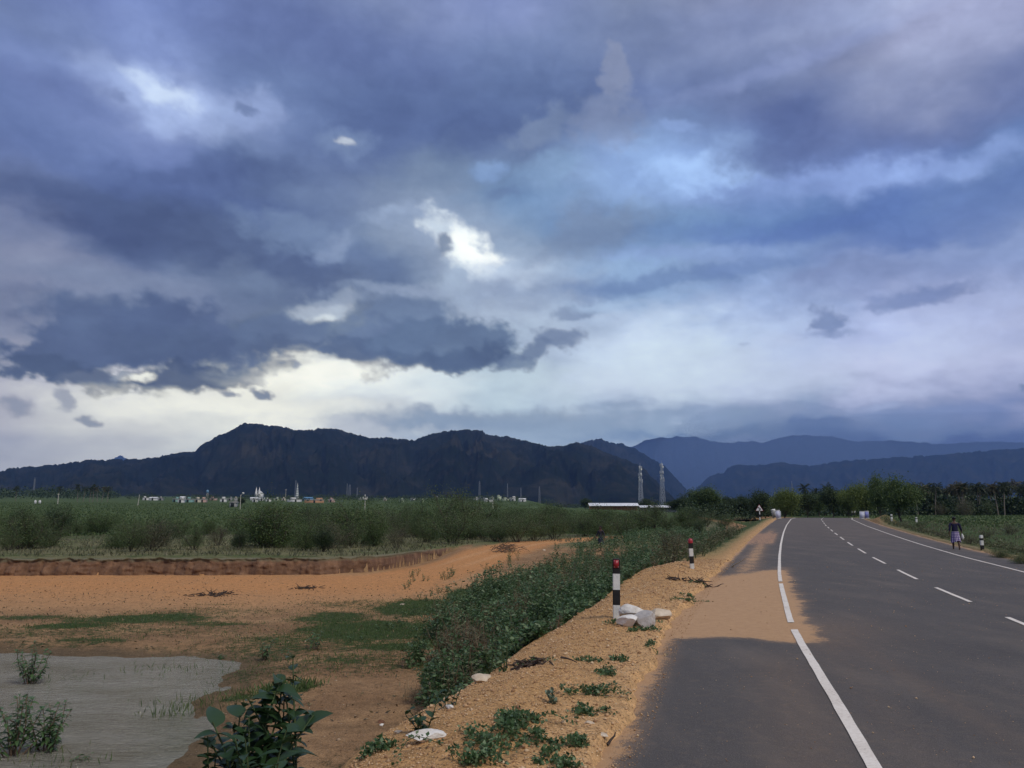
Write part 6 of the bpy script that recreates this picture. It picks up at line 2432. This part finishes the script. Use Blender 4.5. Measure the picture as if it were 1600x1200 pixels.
def person(loc, rz, label, shirt_m, lower_m, pose='walk', lungi=True, sc=1.0, holds=False, fingers=True):
    o = empty('person', loc, rz, label, 'person', None, sc)
    # +y is where the person faces; negative x is the left side
    st = .16 if pose == 'walk' else .02
    V = [(0, 0, .95, (.135, .10)), (0, .01, 1.12, (.125, .09)), (0, .01, 1.30, (.15, .10)), (0, .0, 1.42, (.10, .075)), (0, .01, 1.50, .052), (0, .025, 1.565, .075), (0, .03, 1.645, .088), (0, .02, 1.705, .055)]
    E = [(0, 1), (1, 2), (2, 3), (3, 4), (4, 5), (5, 6), (6, 7)]

    def chain(start, pts):
        last = start
        for q in pts:
            V.append(q)
            E.append((last, len(V) - 1))
            last = len(V) - 1
        return last
    for sx, fr in ((-1, 1), (1, -1)):
        hip = (sx * .095, 0, .90, .085)
        knee = (sx * .105, fr * st * .7 + .03, .50, .058)
        ank = (sx * .105, fr * st * 1.1 - .02, .10 if fr > 0 else .13, .036)
        chain(0, [hip, (sx * .10, fr * st * .35, .70, .075), knee, (sx * .105, (knee[1] + ank[1]) / 2 - .02, .33, .055), ank, (sx * .11, ank[1] + .05, .045, .038), (sx * .12, ank[1] + .15, .03, .028)])
        sh = (sx * .185, 0, 1.385, .058)
        out = .06 if sx < 0 else .11
        el = (sx * (.225 + out * .5), -.03 - fr * .05, 1.12, .042)
        wr = (sx * (.235 + out), .06 - fr * .10, .885 if sx < 0 else .92, .027)
        w = chain(3, [sh, ((sh[0] + el[0]) / 2, -.02 - fr * .02, 1.25, .047), el, ((el[0] + wr[0]) / 2, (el[1] + wr[1]) / 2, 1.0, .036), wr])
        palm_ = chain(w, [(wr[0], wr[1] + .01, wr[2] - .05, (.018, .034)), (wr[0], wr[1] + .015, wr[2] - .085, (.016, .036))])
        if fingers:
            for k in range(4):
                fy = (k - 1.5) * .020
                L = (.062, .075, .070, .052)[k]
                chain(palm_, [(wr[0] - sx * .002, wr[1] + .015 + fy, wr[2] - .10, .009), (wr[0] - sx * .012, wr[1] + .018 + fy, wr[2] - .10 - L * .6, .0085), (wr[0] - sx * .026, wr[1] + .02 + fy, wr[2] - .10 - L, .007)])
            chain(palm_ - 1, [(wr[0] - sx * .012, wr[1] + .045, wr[2] - .06, .010), (wr[0] - sx * .018, wr[1] + .060, wr[2] - .095, .008)])
    skin_obj('body', V, E, M_SKIN, o)
    # face: nose, ears, eyes
    g = Geo().tube([(0, .112, 1.655), (0, .135, 1.615), (0, .118, 1.605)], [.008, .014, .008], 6)
    for sx in (-1, 1):
        g.tube([(sx * .080, .02, 1.665), (sx * .090, .01, 1.645), (sx * .082, .02, 1.615)], [.008, .014, .007], 6)
    link('ears_and_nose', g.mesh('ears_and_nose', [M_SKIN], True), o)
    g = Geo()
    for sx in (-1, 1):
        g.tube([(sx * .032, .108, 1.652), (sx * .032, .116, 1.652)], [.011, .006], 8, cap=True)
    link('eyes', g.mesh('eyes', [M_WHITE], True), o)
    link('mouth', Geo().tube([(-.022, .108, 1.580), (0, .118, 1.578), (.022, .108, 1.580)], [.003, .006, .003], 5).mesh('mouth', [M_CLOD]), o)
    # hair: a cap of short hair
    bm = bmesh.new()
    bmesh.ops.create_icosphere(bm, subdivisions=3, radius=1)
    for v in bm.verts:
        c = v.co.copy()
        k = 1 + .04 * gnoise(np.array([c.x * 9]), np.array([c.y * 9]), np.array([c.z * 9]), 3)[0]
        v.co = Vector((c.x * .092 * k, .012 + c.y * .105 * k, 1.672 + c.z * .085 * k))
    bmesh.ops.delete(bm, geom=[v for v in bm.verts if v.co.z < 1.60 or (v.co.y > .075 and v.co.z < 1.70)], context='VERTS')
    me = bpy.data.meshes.new('hair')
    bm.to_mesh(me)
    me.materials.append(M_HAIR)
    bm.free()
    link('hair', me, o)
    # shirt
    SV = [(0, 0, .90, (.165, .125)), (0, .005, 1.05, (.158, .115)), (0, .01, 1.25, (.170, .118)), (0, 0, 1.385, (.14, .092)), (0, .0, 1.45, (.072, .06))]
    SE = [(0, 1), (1, 2), (2, 3), (3, 4)]
    for sx, fr in ((-1, 1), (1, -1)):
        out = .06 if sx < 0 else .11
        el = (sx * (.225 + out * .5), -.03 - fr * .05, 1.12)
        b = len(SV)
        SV += [(sx * .19, 0, 1.385, .070), ((sx * .19 + el[0]) / 2 + sx * .006, -.02 - fr * .02, 1.25, .062), (el[0], el[1], el[2] + .01, .056)]
        SE += [(3, b), (b, b + 1), (b + 1, b + 2)]
        if lungi:
            wr = (sx * (.235 + out), .06 - fr * .10, .93)
            SV.append(((el[0] + wr[0]) / 2, (el[1] + wr[1]) / 2, 1.02, .048))
            SE.append((b + 2, b + 3))
    skin_obj('shirt', SV, SE, shirt_m, o)
    if lungi:
        g = Geo()
        n, m = 36, 10
        Vv = []
        for i in range(m):
            t = i / (m - 1)
            z = .99 - .52 * t
            rx, ry = .175 + .055 * t, .135 + .075 * t
            for k in range(n):
                a = 6.283 * k / n
                f = 1 + .09 * t * math.sin(a * 7 + 1.2) + .05 * t * math.sin(a * 13)
                Vv.append((math.cos(a) * rx * f, math.sin(a) * ry * f + .0, z - .05 * t * math.sin(a * 2 + .5)))
        fc = [(i * n + k, i * n + (k + 1) % n, (i + 1) * n + (k + 1) % n, (i + 1) * n + k) for i in range(m - 1) for k in range(n)]
        link('lungi', g.add(Vv, fc).mesh('lungi', [lower_m], True), o)
    else:
        TV = [(0, 0, .95, (.15, .12))]
        TE = []
        for sx, fr in ((-1, 1), (1, -1)):
            b = len(TV)
            TV += [(sx * .10, 0, .88, .105), (sx * .105, fr * st * .7 + .03, .50, .080), (sx * .105, fr * st - .01, .14, .065)]
            TE += [(0, b), (b, b + 1), (b + 1, b + 2)]
        skin_obj('trousers', TV, TE, lower_m, o)
    for sx, fr in ((-1, 1), (1, -1)):
        ay = fr * st * 1.1 - .02
        link('sandal', Geo().box((sx * .112, ay + .055, .012), (.095, .26, .022)).mesh('sandal', [M_SANDAL]), o)
    return o


p = at_col(1490, 37.0)
fx = 23.3 - 0
z = gz(p[0], p[1])
person((p[0], p[1], z), -.30, 'man in navy shirt and checked lungi walking away along the right verge', M_NAVY, checked('checked_lungi'), 'walk', True, .88)
hb = empty('cloth_bag', (p[0] + .295, p[1] - .02, z + .745), -.3, 'small pale cloth bundle hanging from the walking man hand', 'bag')
link('bundle', Geo().tube([(0, 0, .02), (.01, 0, -.04), (.02, 0, -.14), (.01, 0, -.22)], [.02, .045, .06, .03], 8, cap=True).mesh('bundle', [M_WSHIRT], True), hb)
link('handle', Geo().tube([(0, -.02, .0), (0, 0, .06), (0, .02, .0)], .006, 5).mesh('handle', [M_WSHIRT]), hb)
for px, dep, lab in ((1331.5, 160, 'left one of two distant people in white shirts at the right end of the crest'), (1335.5, 161, 'right one of two distant people in white shirts at the right end of the crest')):
    p = at_col(px, dep)
    person((p[0], p[1], gz(p[0], p[1]) - .05), math.pi, lab, M_WSHIRT, M_DTROUS, 'stand', False, .86, fingers=True)
p = at_col(938, 58)
person((p[0], p[1], gz(p[0], p[1])), 2.4, 'person in dark clothes on the far dirt track behind the thicket', M_DTROUS, M_NAVY, 'walk', True, .98)

# ----------------------------------------------------------------- the air
def build_haze():
    bm = bmesh.new()
    bmesh.ops.create_cube(bm, size=1)
    me = bpy.data.meshes.new('haze')
    bm.to_mesh(me)
    o = bpy.data.objects.new('haze', me)
    COL.objects.link(o)
    o.scale = (31000, 31000, 1560)
    o.location = (0, 0, 1560 / 2 - 60)
    m = bpy.data.materials.new('humid_air')
    m.use_nodes = True
    nt = NT(m.node_tree)
    nt.n.clear()
    v = nt.new('ShaderNodeVolumePrincipled')
    v.inputs['Color'].default_value = (.185, .325, .70, 1)
    v.inputs['Density'].default_value = HAZE
    v.inputs['Anisotropy'].default_value = 0.0
    nt.l.new(v.outputs[0], nt.new('ShaderNodeOutputMaterial').inputs['Volume'])
    me.materials.append(m)
    tag(o, kind='stuff')


build_haze()


def build_mist(name, c, r, dens, col):
    """falling rain mist in front of the right-hand hills"""
    bm = bmesh.new()
    bmesh.ops.create_uvsphere(bm, u_segments=48, v_segments=24, radius=1)
    me = bpy.data.meshes.new(name)
    bm.to_mesh(me)
    bm.free()
    o = bpy.data.objects.new(name, me)
    COL.objects.link(o)
    o.location, o.scale = c, r
    m = bpy.data.materials.new('rain_mist_air')
    m.use_nodes = True
    nt = NT(m.node_tree)
    nt.n.clear()
    v = nt.new('ShaderNodeVolumePrincipled')
    v.inputs['Color'].default_value = (*col, 1)
    v.inputs['Density'].default_value = dens
    nt.l.new(v.outputs[0], nt.new('ShaderNodeOutputMaterial').inputs['Volume'])
    me.materials.append(m)
    tag(o, kind='stuff')


build_mist('rain_mist', (6300, 11300, 560), (5200, 2300, 860), 1.5e-4, (.36, .50, .80))
build_mist('rain_mist', (3300, 10200, 650), (1500, 1300, 820), 1.8e-4, (.36, .50, .80))
